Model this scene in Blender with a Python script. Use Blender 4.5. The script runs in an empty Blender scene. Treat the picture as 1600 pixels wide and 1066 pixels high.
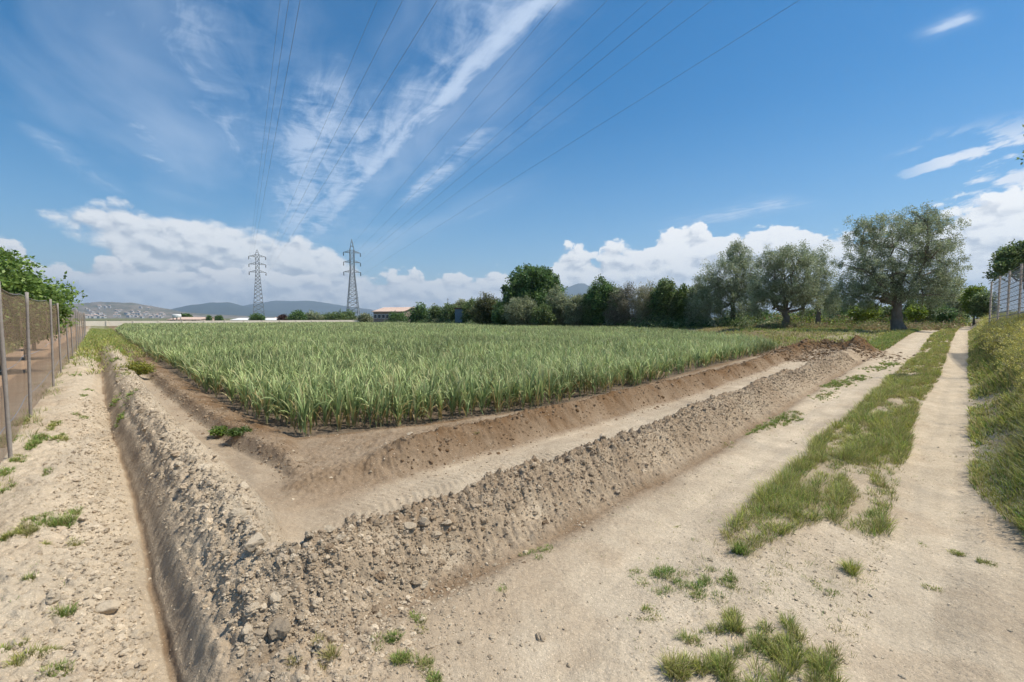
import bpy, math, random
import numpy as np
from math import sin, cos, radians as R_, pi
random.seed(5); rng = np.random.default_rng(7)
sc = bpy.context.scene
# ------------------------------------------------------------------ camera
H = 1.63; F = 711.0; PITCH = R_(2.9)
cam = bpy.data.objects.new("camera", bpy.data.cameras.new("camera"))
sc.collection.objects.link(cam); sc.camera = cam
sc.cycles.max_bounces = 5; sc.cycles.diffuse_bounces = 2; sc.cycles.glossy_bounces = 2; sc.cycles.transmission_bounces = 3; sc.cycles.transparent_max_bounces = 12; sc.cycles.volume_bounces = 0
sc.cycles.use_adaptive_sampling = True; sc.cycles.adaptive_threshold = 0.03; sc.cycles.sample_clamp_indirect = 6
cam.location = (0, 0, H); cam.rotation_euler = (pi/2 - PITCH, 0, 0)
cam.data.sensor_width = 36; cam.data.lens = 36*F/1600
cam.data.clip_start = 0.05; cam.data.clip_end = 60000
# ------------------------------------------------------------------ sun, sky
SUN_AZ, SUN_EL = R_(88), R_(60)
sun = bpy.data.objects.new("sun", bpy.data.lights.new("sun", 'SUN'))
sc.collection.objects.link(sun)
sun.data.energy = 4.9; sun.data.angle = R_(0.5); sun.data.color = (1.0, 0.94, 0.83)
sun.rotation_euler = (pi/2 - SUN_EL, 0, -SUN_AZ + pi)
sun.location = (30, 10, 40)
sc.view_settings.view_transform = 'Standard'; sc.view_settings.look = 'None'
sc.view_settings.gamma = 1; sc.view_settings.exposure = 0.17
SKY_STRENGTH = 0.12
world = bpy.data.worlds.new("World"); sc.world = world; world.use_nodes = True

class G:
    """tiny node-expression builder"""
    def __init__(s, nt): s.nt = nt
    def n(s, t, **k):
        o = s.nt.nodes.new(t)
        for a, b in k.items(): setattr(o, a, b)
        return o
    def put(s, sock, v):
        if isinstance(v, bpy.types.NodeSocket): s.nt.links.new(v, sock)
        elif v is not None: sock.default_value = v
    def m(s, op, a, b=None, c=None, clamp=False):
        o = s.n('ShaderNodeMath', operation=op, use_clamp=clamp)
        for i, v in enumerate((a, b, c)):
            if v is not None: s.put(o.inputs[i], v)
        return o.outputs[0]
    def add(s, a, b): return s.m('ADD', a, b)
    def sub(s, a, b): return s.m('SUBTRACT', a, b)
    def mul(s, a, b): return s.m('MULTIPLY', a, b)
    def div(s, a, b): return s.m('DIVIDE', a, b)
    def mad(s, a, b, c): return s.m('MULTIPLY_ADD', a, b, c)
    def mx(s, a, b): return s.m('MAXIMUM', a, b)
    def mn(s, a, b): return s.m('MINIMUM', a, b)
    def xyz(s, x, y, z=0.0):
        o = s.n('ShaderNodeCombineXYZ')
        for i, v in enumerate((x, y, z)): s.put(o.inputs[i], v)
        return o.outputs[0]
    def sep(s, v):
        o = s.n('ShaderNodeSeparateXYZ'); s.put(o.inputs[0], v); return o.outputs
    def step(s, v, a, b, lo=0.0, hi=1.0):
        o = s.n('ShaderNodeMapRange', interpolation_type='SMOOTHSTEP'); s.put(o.inputs[0], v)
        for i, q in enumerate((a, b, lo, hi)): s.put(o.inputs[i+1], q)
        return o.outputs[0]
    def noise(s, v, scale, detail=4, rough=0.5, dist=0.0, dim='3D'):
        o = s.n('ShaderNodeTexNoise', noise_dimensions=dim); s.put(o.inputs['Vector'], v)
        o.inputs['Scale'].default_value = scale; o.inputs['Detail'].default_value = detail
        o.inputs['Roughness'].default_value = rough; o.inputs['Distortion'].default_value = dist
        return o.outputs['Fac']
    def voro(s, v, scale, smooth=0.5, detail=0.0):
        o = s.n('ShaderNodeTexVoronoi', feature='F1', voronoi_dimensions='2D'); s.put(o.inputs['Vector'], v)
        o.inputs['Scale'].default_value = scale
        return o.outputs['Distance']
    def mix(s, f, a, b, t='MIX'):
        o = s.n('ShaderNodeMix', data_type='RGBA', blend_type=t)
        s.put(o.inputs[0], f); s.put(o.inputs[6], a); s.put(o.inputs[7], b); return o.outputs[2]
    def curve(s, v, pts, x0, x1, y0, y1):
        """piecewise curve through pts (x, y) given in real units"""
        t = s.div(s.sub(v, x0), x1-x0)
        o = s.n('ShaderNodeFloatCurve'); s.put(o.inputs['Value'], t)
        c = o.mapping.curves[0]
        q = [((x-x0)/(x1-x0), (y-y0)/(y1-y0)) for x, y in pts]
        c.points[0].location = q[0]; c.points[1].location = q[-1]
        for p in q[1:-1]: c.points.new(*p)
        for p in c.points: p.handle_type = 'VECTOR'
        o.mapping.update()
        return s.mad(o.outputs[0], y1-y0, y0)

def azel(u, v):
    a = math.atan((u-800)/F); return a, math.atan((497-v)/F*cos(a))

def build_sky():
    nt = world.node_tree; nt.nodes.clear(); g = G(nt)
    out = g.n('ShaderNodeOutputWorld'); bg = g.n('ShaderNodeBackground')
    bg.inputs['Strength'].default_value = SKY_STRENGTH
    nt.links.new(bg.outputs[0], out.inputs[0])
    sky = g.n('ShaderNodeTexSky', sky_type='NISHITA', sun_disc=False)
    sky.sun_elevation = SUN_EL; sky.sun_rotation = SUN_AZ; sky.altitude = 300
    sky.air_density = 1.0; sky.dust_density = 0.4; sky.ozone_density = 2.5
    hs = g.n('ShaderNodeHueSaturation'); hs.inputs['Saturation'].default_value = 1.50; hs.inputs['Hue'].default_value = .495
    hs.inputs['Value'].default_value = .92
    nt.links.new(sky.outputs[0], hs.inputs['Color']); base = hs.outputs[0]
    N3 = g.noise
    g.noise = lambda v, sc_, d=4, r=.5, di=0.0: N3(v, sc_, d, r, di, '2D')
    D = g.n('ShaderNodeTexCoord').outputs['Generated']
    x, y, z = g.sep(D)
    el = g.m('ARCSINE', z)
    az = g.m('ARCTAN2', x, y)
    zz = g.mx(z, 0.04)
    px, py = g.div(x, zz), g.div(y, zz)
    # ---- cirrus, on a plane high above, combed along one wind direction
    wa = R_(-27.5)
    A = g.add(g.mul(px, sin(wa)), g.mul(py, cos(wa)))
    B = g.sub(g.mul(px, cos(wa)), g.mul(py, sin(wa)))
    warp = g.mul(g.sub(g.noise(g.xyz(g.mul(A, .5), g.mul(B, .8)), 1.0, 3), .5), .55)
    Bw = g.add(B, warp)
    fine = g.noise(g.xyz(g.mad(A, 1.1, 3.3), g.mul(Bw, 5.0)), 1.6, 6, .64, .3)
    cross = g.noise(g.xyz(g.mad(A, 3.0, 9.3), g.mul(Bw, 2.5)), 2.2, 5, .6, .6)
    fib = g.mad(fine, .62, g.mul(cross, .38))
    def band(c, w, a0, a1, af, amt, slope=0.0):
        d = g.div(g.sub(g.sub(B, c), g.mul(A, slope)), w)
        e = g.m('EXPONENT', g.mul(g.mul(d, d), -1.0))
        e = g.mul(e, g.step(A, a0, a0+af)); e = g.mul(e, g.sub(1.0, g.step(A, a1, a1+af*2)))
        return g.mul(e, amt)
    bands = [band(.87, .08, .95, 4.2, .3, 1.0, -.085), band(.80, .18, .9, 5.0, .6, .70, -.085),
             band(1.03, .10, 2.0, 3.4, .5, .85), band(.66, .09, 2.6, 5.0, .6, .8, -.03), band(.22, .22, 1.7, 5.5, .7, .85, .0), band(.45, .18, 1.9, 5.5, .8, .75, 0), band(.62, .30, 1.6, 5.5, .8, .5, -.03),
             band(-.25, .28, .6, 3.0, .7, .45), band(-.62, .10, 2.8, 3.8, .3, .6), band(.05, .12, 1.1, 2.2, .4, .3),
             band(3.95, .28, 2.2, 3.3, .3, .7), band(2.07, .05, .64, .74, .06, .95), band(1.75, .05, 3.1, 4.2, .4, .35),
             band(-1.1, .08, 3.2, 4.4, .3, .45), band(1.18, .12, 1.6, 2.3, .4, .22)]
    msum = bands[0]
    for b in bands[1:]: msum = g.mx(msum, b)
    cir = g.mul(g.step(g.add(fib, g.mul(msum, .30)), .50, .88), g.m('POWER', msum, .6))
    cir = g.mx(g.mul(cir, .80), g.mul(g.mul(msum, .58), g.step(fib, .28, .66)))
    veil = g.mul(g.mul(g.step(g.noise(g.xyz(g.mul(A, .35), g.mul(Bw, 1.0), 7.0), 1.0, 5, .55), .40, .8), .42),
                 g.mul(g.sub(1.0, g.step(B, .9, 2.2)), g.step(B, -1.6, -.9)))
    cir = g.mx(cir, veil)
    # ---- cumulus bank along the horizon
    def prof(pts):
        q = sorted(azel(*p) for p in pts); return q
    def lump(vec):
        n1 = g.noise(vec, 7.0, 1, .5); n2 = g.noise(vec, 22.0, 5, .62)
        v1 = g.voro(vec, 17.0); v2 = g.voro(vec, 42.0)
        o = g.add(g.mul(n1, .75), g.mul(n2, .75))
        o = g.sub(o, g.mul(v1, .38))
        return g.sub(o, g.mul(v2, .20))
    wv = g.noise(g.xyz(az, el, 2.0), 45.0, 2, .6)
    def cvec(dx, dy, k):
        return g.xyz(g.add(g.mad(wv, .022, az), dx+k), g.mul(g.add(el, dy), 1.6), 0)
    def layer(pts, amp, soft, k, bottom=None):
        q = prof(pts)
        ys = [p[1] for p in q]; y0, y1 = min(ys)-.01, max(ys)+.01
        top = g.curve(az, q, q[0][0], q[-1][0], y0, y1)
        L0 = lump(cvec(0, 0, k)); L1 = lump(cvec(.007, .011, k))
        h = g.add(g.sub(top, el), g.mul(g.add(L0, -.42), amp))
        den = g.step(h, 0.0, soft)
        if bottom is not None:
            qb = prof(bottom); yb = [p[1] for p in qb]
            bot = g.curve(az, qb, qb[0][0], qb[-1][0], min(yb)-.01, max(yb)+.01)
            den = g.mul(den, g.step(g.add(g.sub(el, bot), g.mul(g.sub(L0, .45), .12)), -.015, .035))
        relief = g.mul(g.sub(L0, L1), 1.5)
        depth = g.step(h, 0.0, .13)          # 0 at the rim, 1 deep inside
        return den, relief, depth, L0
    bank = [(-700, 470), (-60, 330), (0, 352), (38, 376), (60, 408), (100, 425), (130, 420), (160, 412), (210, 425), (300, 425), (420, 428),
            (560, 436), (640, 436), (720, 430), (780, 436), (860, 424), (880, 388), (912, 388), (925, 408), (960, 392), (990, 392), (1018, 384),
            (1050, 352), (1085, 350), (1108, 372), (1150, 375), (1190, 360), (1230, 362), (1290, 372), (1350, 372), (1420, 350), (1480, 330), (1540, 312), (1600, 296), (1750, 280), (2900, 430)]
    d1, r1, dp1, l1 = layer(bank, .085, .012, 0.0)
    upper = [(-500, 480), (30, 420), (60, 332), (100, 326), (170, 322), (230, 324), (290, 336), (340, 350), (400, 370), (470, 372), (520, 388), (545, 415), (600, 450), (900, 480)]
    lower = [(-500, 480), (40, 340), (90, 345), (120, 366), (160, 395), (200, 440), (300, 470), (600, 480), (900, 490)]
    d2, r2, dp2, l2 = layer(upper, .060, .022, 4.0, lower)
    # small puffs at the far right
    vv = g.xyz(g.mul(az, 1.0), g.mad(az, -.55, g.mul(el, 3.2)), 1.5)
    pf = g.noise(vv, 9.0, 5, .6)
    pm = g.mul(g.step(az, R_(38), R_(44)), g.mul(g.step(el, .13, .17), g.sub(1.0, g.step(el, .24, .30))))
    d3 = g.mul(g.step(g.add(pf, g.mul(pm, .10)), .56, .68), pm)
    def shade(relief, depth, lv, grey):
        br = g.add(.96, relief)
        br = g.sub(br, g.mul(depth, grey))
        br = g.add(br, g.mul(g.sub(lv, .45), .5))
        br = g.sub(br, g.mul(g.sub(1.0, g.step(el, .02, .14)), .10))
        t = g.step(br, .30, 1.10)
        return g.mix(t, (.52, .57, .65, 1), (1.10, 1.09, 1.07, 1))
    leftg = g.sub(1.0, g.step(az, R_(-10), R_(8)))
    greyv = g.mad(leftg, .22, .10)
    k = 1.0/SKY_STRENGTH
    def scl(c, f=1.0):
        o = g.n('ShaderNodeVectorMath', operation='SCALE'); g.put(o.inputs[0], c); o.inputs['Scale'].default_value = k*f; return o.outputs[0]
    col = g.mix(cir, base, scl((.66, .74, .88), 1.0) if False else (.60*k, .71*k, .88*k, 1))
    # pale air low down
    hz = g.mul(g.sub(1.0, g.step(el, -.02, .42)), .30)
    col = g.mix(hz, col, (.34*k, .58*k, .84*k, 1))
    col = g.mix(g.mul(d3, .85), col, (.86*k, .89*k, .95*k, 1))
    col = g.mix(g.mul(d2, .88), col, scl(shade(r2, dp2, l2, .34), .92))
    col = g.mix(g.mul(d1, .97), col, scl(shade(r1, dp1, l1, greyv), .95))
    # low veil just over the hills
    lo = g.mul(g.sub(1.0, g.step(el, 0.0, .075)), .50)
    col = g.mix(lo, col, (.50*k, .58*k, .70*k, 1))
    g.put(bg.inputs['Color'], col)
build_sky()
# ------------------------------------------------------------------ helpers
def at(u, v, z=0.0):
    """point of height z seen at a photo pixel"""
    a = (u-800)/F; b = -(v-533)/F
    y = cos(PITCH)+sin(PITCH)*b; zz = -sin(PITCH)+cos(PITCH)*b
    k = (z-H)/zz
    return a*k, y*k
def upz(v, depth):    # height seen at photo row v, at a given depth
    return H+(497-v)/F*depth
LA, RA = R_(-42.3), R_(45)
Ld, Lr = np.array([sin(LA), cos(LA)]), np.array([cos(LA), -sin(LA)])
Rd, Rr = np.array([sin(RA), cos(RA)]), np.array([cos(RA), -sin(RA)])
def Lp(s, t): return Ld*s+Lr*t
def Rp(s, t): return Rd*s+Rr*t
def sst(x, a, b):
    t = np.clip((x-a)/(b-a), 0, 1); return t*t*(3-2*t)
def _h(ix, iy, seed):
    n = (ix.astype(np.int64)*374761393+iy.astype(np.int64)*668265263+seed*1442695041) & 0xffffffff
    n = ((n ^ (n >> 13))*1274126177) & 0xffffffff
    return ((n ^ (n >> 16)) & 0xffff)/65535.0
def vn(x, y, seed=0):          # gradient-ish value noise, -1..1
    ix, iy = np.floor(x), np.floor(y); fx, fy = x-ix, y-iy
    fx = fx*fx*fx*(fx*(fx*6-15)+10); fy = fy*fy*fy*(fy*(fy*6-15)+10)
    a, b, c, d = _h(ix, iy, seed), _h(ix+1, iy, seed), _h(ix, iy+1, seed), _h(ix+1, iy+1, seed)
    return 2*(a+(b-a)*fx+(c-a)*fy+(a-b-c+d)*fx*fy)-1
def fbm(x, y, oct=4, seed=0, gain=.5):
    o = np.zeros_like(x); a = 1.0; tot = 0
    for i in range(oct):
        c, s_ = cos(.6*i+.3), sin(.6*i+.3)
        o += a*vn((x*c-y*s_)*2**i+i*17.3, (x*s_+y*c)*2**i+i*9.1, seed+i); tot += a; a *= gain
    return o/tot
def worley(x, y, seed=0):      # distance to nearest feature point, cell units
    ix, iy = np.floor(x), np.floor(y); best = np.full_like(x, 9.0)
    for dx in (-1, 0, 1):
        for dy in (-1, 0, 1):
            cx, cy = ix+dx, iy+dy
            fx = cx+_h(cx, cy, seed); fy = cy+_h(cx, cy, seed+77)
            best = np.minimum(best, (fx-x)**2+(fy-y)**2)
    return np.sqrt(best)

def tag(o, label=None, cat=None, group=None, kind=None):
    if label: o['label'] = label
    if cat: o['category'] = cat
    if group: o['group'] = group
    if kind: o['kind'] = kind
    return o
def link(o, parent=None):
    sc.collection.objects.link(o)
    if parent is not None: o.parent = parent
    return o
def empty(name, loc=(0, 0, 0), rz=0.0):
    o = bpy.data.objects.new(name, None); o.location = loc; o.rotation_euler = (0, 0, rz); o.empty_display_size = .2
    return link(o)
def mesh(name, V, Fc, mat, col=None, smooth=True, loc=None):
    V = np.asarray(V, np.float32).reshape(-1, 3); Fc = np.asarray(Fc, np.int32)
    m = bpy.data.meshes.new(name); k = Fc.shape[1]
    m.vertices.add(len(V)); m.vertices.foreach_set('co', V.ravel())
    m.loops.add(Fc.size); m.loops.foreach_set('vertex_index', Fc.ravel())
    m.polygons.add(len(Fc)); m.polygons.foreach_set('loop_start', np.arange(0, Fc.size, k, dtype=np.int32))
    m.polygons.foreach_set('use_smooth', np.full(len(Fc), smooth))
    m.update(calc_edges=True)
    if col is not None:
        c = np.ones((len(V), 4), np.float32); c[:, :3] = col
        a = m.color_attributes.new('Col', 'FLOAT_COLOR', 'POINT'); a.data.foreach_set('color', c.ravel())
    for mm in (mat if isinstance(mat, (list, tuple)) else [mat]): m.materials.append(mm)
    return m
def obj(name, V, Fc, mat, parent=None, col=None, smooth=True, loc=None):
    o = bpy.data.objects.new(name, mesh(name, V, Fc, mat, col, smooth))
    if loc is not None: o.location = loc
    return link(o, parent)
class MB:
    """collects boxes, tubes and prisms (quads only)"""
    def __init__(s): s.V = []; s.F = []; s.n = 0
    def put(s, V, Fc):
        V = np.asarray(V, float).reshape(-1, 3); s.V.append(V); s.F.append(np.asarray(Fc, int)+s.n); s.n += len(V)
    def box(s, a, b, rz=0, org=(0, 0)):
        x0, y0, z0 = a; x1, y1, z1 = b
        v = np.array([(x0,y0,z0),(x1,y0,z0),(x1,y1,z0),(x0,y1,z0),(x0,y0,z1),(x1,y0,z1),(x1,y1,z1),(x0,y1,z1)], float)
        s.put(v, [(0,3,2,1),(4,5,6,7),(0,1,5,4),(1,2,6,5),(2,3,7,6),(3,0,4,7)])
    def tube(s, P, rad, n=6, cap=True):
        P = np.asarray(P, float); m = len(P); rad = np.broadcast_to(np.asarray(rad, float), (m,))
        T = np.gradient(P, axis=0); T /= np.linalg.norm(T, axis=1)[:, None]+1e-9
        ref = np.array([0, 0, 1.]) if abs(T[0][2]) < .8 else np.array([1., 0, 0])
        U = np.cross(T, ref); U /= np.linalg.norm(U, axis=1)[:, None]+1e-9; W = np.cross(T, U)
        a = np.arange(n)*2*pi/n
        V = P[:, None, :]+rad[:, None, None]*(np.cos(a)[None, :, None]*U[:, None, :]+np.sin(a)[None, :, None]*W[:, None, :])
        f = [(i*n+j, i*n+(j+1) % n, (i+1)*n+(j+1) % n, (i+1)*n+j) for i in range(m-1) for j in range(n)]
        s.put(V, f)
        if cap and n in (4, 6, 8):
            for e in (0, (m-1)*n):
                for q in range(0, n-2, 2):
                    s.F.append(np.array([(e, e+q+1, e+q+2, e+(q+3) % n)])+s.n-m*n)
    def bar(s, a, b, w):
        s.tube([a, b], w*.7, 4)
    def build(s, name, mat, parent=None, smooth=False, loc=None, col=None):
        V = np.vstack(s.V)
        if loc is not None: V = V-np.array(loc)
        return obj(name, V, np.vstack(s.F), mat, parent, smooth=smooth, loc=loc, col=col)
# ------------------------------------------------------------------ materials
def material(name, color=None, attr=False, rough=.8, var=.25, scale=8, bump=0, bscale=40, trans=0, metallic=0, spec=.3, var2=0, scale2=60, speck=0):
    m = bpy.data.materials.new(name); m.use_nodes = True; nt = m.node_tree; nt.nodes.clear(); g = G(nt)
    out = g.n('ShaderNodeOutputMaterial'); b = g.n('ShaderNodeBsdfPrincipled')
    b.inputs['Roughness'].default_value = rough; b.inputs['Metallic'].default_value = metallic
    b.inputs['Specular IOR Level'].default_value = spec
    co = g.n('ShaderNodeTexCoord').outputs['Object']
    if attr:
        c = g.n('ShaderNodeAttribute'); c.attribute_name = 'Col'; c = c.outputs['Color']
    else: c = (*color, 1)
    f = g.mad(g.noise(co, scale, 6, .6), var*2, 1-var)
    if var2: f = g.mul(f, g.mad(g.noise(co, scale2, 5, .65), var2*2, 1-var2))
    if speck:
        for sc_, th, am in ((70.0, .16, speck), (160.0, .20, speck*.8), (34.0, .10, -speck*.7)):
            vd = g.n('ShaderNodeTexVoronoi', feature='F1'); g.put(vd.inputs['Vector'], co); vd.inputs['Scale'].default_value = sc_
            hit = g.m('LESS_THAN', vd.outputs['Distance'], g.mul(g.sep(vd.outputs['Color'])[0], th*2)); f = g.mul(f, g.mad(hit, am, 1.0))
    vm = g.n('ShaderNodeVectorMath', operation='SCALE'); g.put(vm.inputs[0], c if attr else c[:3]); g.put(vm.inputs['Scale'], f)
    nt.links.new(vm.outputs[0], b.inputs['Base Color'])
    if bump:
        bp = g.n('ShaderNodeBump'); bp.inputs['Strength'].default_value = 1.0; bp.inputs['Distance'].default_value = bump
        g.put(bp.inputs['Height'], g.add(g.noise(co, bscale, 8, .65), g.mul(g.noise(co, bscale*4.3, 4, .6), .4)))
        nt.links.new(bp.outputs[0], b.inputs['Normal'])
    sh = b.outputs[0]
    if trans:
        t = g.n('ShaderNodeBsdfTranslucent'); nt.links.new(vm.outputs[0], t.inputs['Color'])
        ms = g.n('ShaderNodeMixShader'); ms.inputs[0].default_value = trans
        nt.links.new(sh, ms.inputs[1]); nt.links.new(t.outputs[0], ms.inputs[2]); sh = ms.outputs[0]
    nt.links.new(sh, out.inputs[0]); return m
M = dict(
    soil=material('soil', attr=True, rough=.95, var=.17, scale=3.0, bump=.016, bscale=26, spec=.12, var2=.34, scale2=48, speck=.28),
    clod=material('clod_soil', attr=True, rough=.95, var=.2, scale=30, bump=.006, bscale=90, spec=.1),
    leaf=material('leaf', attr=True, rough=.5, var=.15, scale=2, trans=.38, spec=.35),
    blade=material('blade', attr=True, rough=.5, var=.12, scale=3, trans=.30, spec=.3),
    bark=material('bark', (.20, .165, .13), rough=.95, var=.45, scale=4, bump=.04, bscale=9, spec=.1),
    twig=material('twig', (.20, .18, .15), rough=.95, var=.3, scale=4, spec=.1),
    post=material('weathered_post', (.31, .275, .24), rough=.9, var=.35, scale=14, bump=.004, bscale=60, spec=.15),
    steel=material('galvanised_steel', (.20, .22, .24), rough=.6, var=.2, scale=2, metallic=.3, spec=.4),
    cable=material('cable', (.26, .28, .31), rough=.5, var=.1, metallic=.4),
    wall=material('cream_block', (.74, .66, .54), rough=.9, var=.2, scale=.6, spec=.1),
    tile=material('clay_tile', (.60, .44, .35), rough=.9, var=.3, scale=1.5, spec=.1),
    brick=material('tan_brick', (.31, .25, .20), rough=.9, var=.3, scale=2, spec=.1),
    plaster=material('yellow_plaster', (.62, .46, .27), rough=.9, var=.12, scale=1, spec=.1),
    townwall=material('town_plaster', (.46, .45, .43), rough=.9, var=.2, scale=.05),
    white=material('white_paint', (.78, .77, .74), rough=.7, var=.1, scale=1),
    glass=material('window_glass', (.04, .05, .06), rough=.15, var=.1, spec=.5),
    sheet=material('blue_grey_sheet', (.16, .22, .27), rough=.6, var=.2, scale=1.5),
    rust=material('rusty_roof', (.13, .075, .06), rough=.85, var=.3, scale=2),
    dark=material('dark_opening', (.03, .03, .03), rough=.9),
    tyre=material('tyre_rubber', (.02, .02, .02), rough=.9),
    pinkwall=material('pale_pink_wall', (.58, .42, .34), rough=.9, var=.12, scale=.4),
    hill1=material('scrub_hillside', attr=True, rough=1, var=.2, scale=.01, spec=0),
    hill2=material('mountain', (.06, .085, .09), rough=1, var=.35, scale=.002, spec=0),
    flower=material('petal', attr=True, rough=.7, var=.1, trans=.2),
)
def net_material(name, col, cell, cover, scale_noise=3.0):
    """woven netting: opaque threads with open holes"""
    m = bpy.data.materials.new(name); m.use_nodes = True; nt = m.node_tree; nt.nodes.clear(); g = G(nt)
    out = g.n('ShaderNodeOutputMaterial'); b = g.n('ShaderNodeBsdfDiffuse'); tr = g.n('ShaderNodeBsdfTransparent')
    uv = g.n('ShaderNodeAttribute'); uv.attribute_name = 'Col'; X, Y, Z = g.sep(uv.outputs['Vector'])
    co = g.n('ShaderNodeTexCoord').outputs['Object']
    wob = g.mul(g.noise(co, 5, 3, .5), .03)
    def line(a): return g.m('LESS_THAN', g.m('FRACT', g.div(g.add(a, wob), cell)), cover)
    a = g.mx(line(X), line(Y))
    f = g.mad(g.noise(co, scale_noise, 5, .6), .7, .65)
    vm = g.n('ShaderNodeVectorMath', operation='SCALE'); vm.inputs[0].default_value = col; g.put(vm.inputs['Scale'], f)
    nt.links.new(vm.outputs[0], b.inputs['Color'])
    ms = g.n('ShaderNodeMixShader'); g.put(ms.inputs[0], a)
    nt.links.new(tr.outputs[0], ms.inputs[1]); nt.links.new(b.outputs[0], ms.inputs[2]); nt.links.new(ms.outputs[0], out.inputs[0])
    return m
M['net'] = net_material('brown_netting', (.42, .30, .205), .012, .27)
M['galvnet'] = net_material('grey_netting', (.30, .31, .33), .05, .30)
# ------------------------------------------------------------------ the ground's height
I = np.interp
PALE = np.array([.52, .428, .31]); BROWN = np.array([.225, .155, .095]); CLAY = np.array([.40, .325, .235])
GRN = np.array([.12, .14, .04]); RED = np.array([.36, .235, .15]); PLAIN = np.array([.14, .145, .08])
def cropL(s): return I(s, [0, 6.5, 8.2, 11, 20, 31, 67], [2.0, 1.95, 1.84, 1.69, 1.56, 1.52, 1.4])
def cropR(s): return I(s, [0, 2.3, 3.5, 6, 10, 15, 25], [-6.7, -6.35, -5.96, -5.5, -5.55, -6.0, -6.5])
def profiles(tab, t):
    """tab: list of (t_i array, z, rough, moist/dark tone); piecewise smooth interpolation across t"""
    T = [np.broadcast_to(np.asarray(r[0], float), t.shape) for r in tab]
    out = [np.full(t.shape, float(tab[0][k]) if np.isscalar(tab[0][k]) else 0.0) for k in (1, 2, 3)]
    for k in (1, 2, 3): out[k-1] = np.array(np.broadcast_to(np.asarray(tab[0][k], float), t.shape))
    for i in range(len(tab)-1):
        w = np.clip((t-T[i])/np.maximum(T[i+1]-T[i], 1e-3), 0, 1); sel = t >= T[i]
        ws = w*.45+.55*w*w*(3-2*w)
        for k in (1, 2, 3):
            a = np.broadcast_to(np.asarray(tab[i][k], float), t.shape); b = np.broadcast_to(np.asarray(tab[i+1][k], float), t.shape)
            out[k-1] = np.where(sel, a+(b-a)*ws, out[k-1])
    return out
def left_sys(x, y):
    s = x*Ld[0]+y*Ld[1]; t = x*Lr[0]+y*Lr[1]
    wob = .035*fbm(s*1.3, s*0+3, 3, 5)
    t = t+wob
    tb = I(s, [0, 3, 6, 8, 13, 20, 37], [.20, .20, .21, .14, .06, .03, -.1])
    tw = tb+.15
    tc = I(s, [0, 2.8, 4.4, 6, 9, 16, 40], [.68, .66, .66, .56, .47, .42, .34])
    tf = I(s, [0, 3.9, 5.8, 8, 12, 40], [1.08, 1.08, 1.11, .97, .88, .78])
    tr = I(s, [0, 5.5, 6.7, 8.7, 12.5, 16.6, 40], [1.6, 1.57, 1.40, 1.32, 1.19, 1.13, 1.05])
    ce = cropL(s)
    up = sst(s, 2.1, 2.9); fade = 1-sst(s, 30, 55)
    zc = (.06+.245*up*(1+.25*fbm(s*1.1, s*0+9, 2, 15)))*fade
    zr = (.10+.04*fbm(s*2.2, s*0+1, 2, 25))*fade
    db = -.125*fade
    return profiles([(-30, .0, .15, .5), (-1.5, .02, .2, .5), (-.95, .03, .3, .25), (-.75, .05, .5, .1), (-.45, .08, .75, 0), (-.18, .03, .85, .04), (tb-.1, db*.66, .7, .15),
        (tb-.028, db*.90, .3, .2), (tb-.008, db*1.08, .1, .85), (tb+.006, db*1.08, .1, .85), (tb+.03, db+.03, .3, .42), (tw, zc*.30, .4, .42), (tw+.05, zc*.42, .9, .25), (np.maximum(tc-.16, tw+.10), zc*.75, 1.0, .2), (np.maximum(tc, tw+.19), zc, 1.2, .12), (tc+.18, zc*.75, 1.1, .15),  # narrow darker brown line along the ditch-bottom crease
        (tf, -.05, .15, .45), (tr-.16, -.06, .1, .5), (tr, zr, .6, .9), (ce-.15, .04, .5, 1.), (ce, .0, .3, 1.), (ce+3, 0, .3, 1.)], t)
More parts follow.
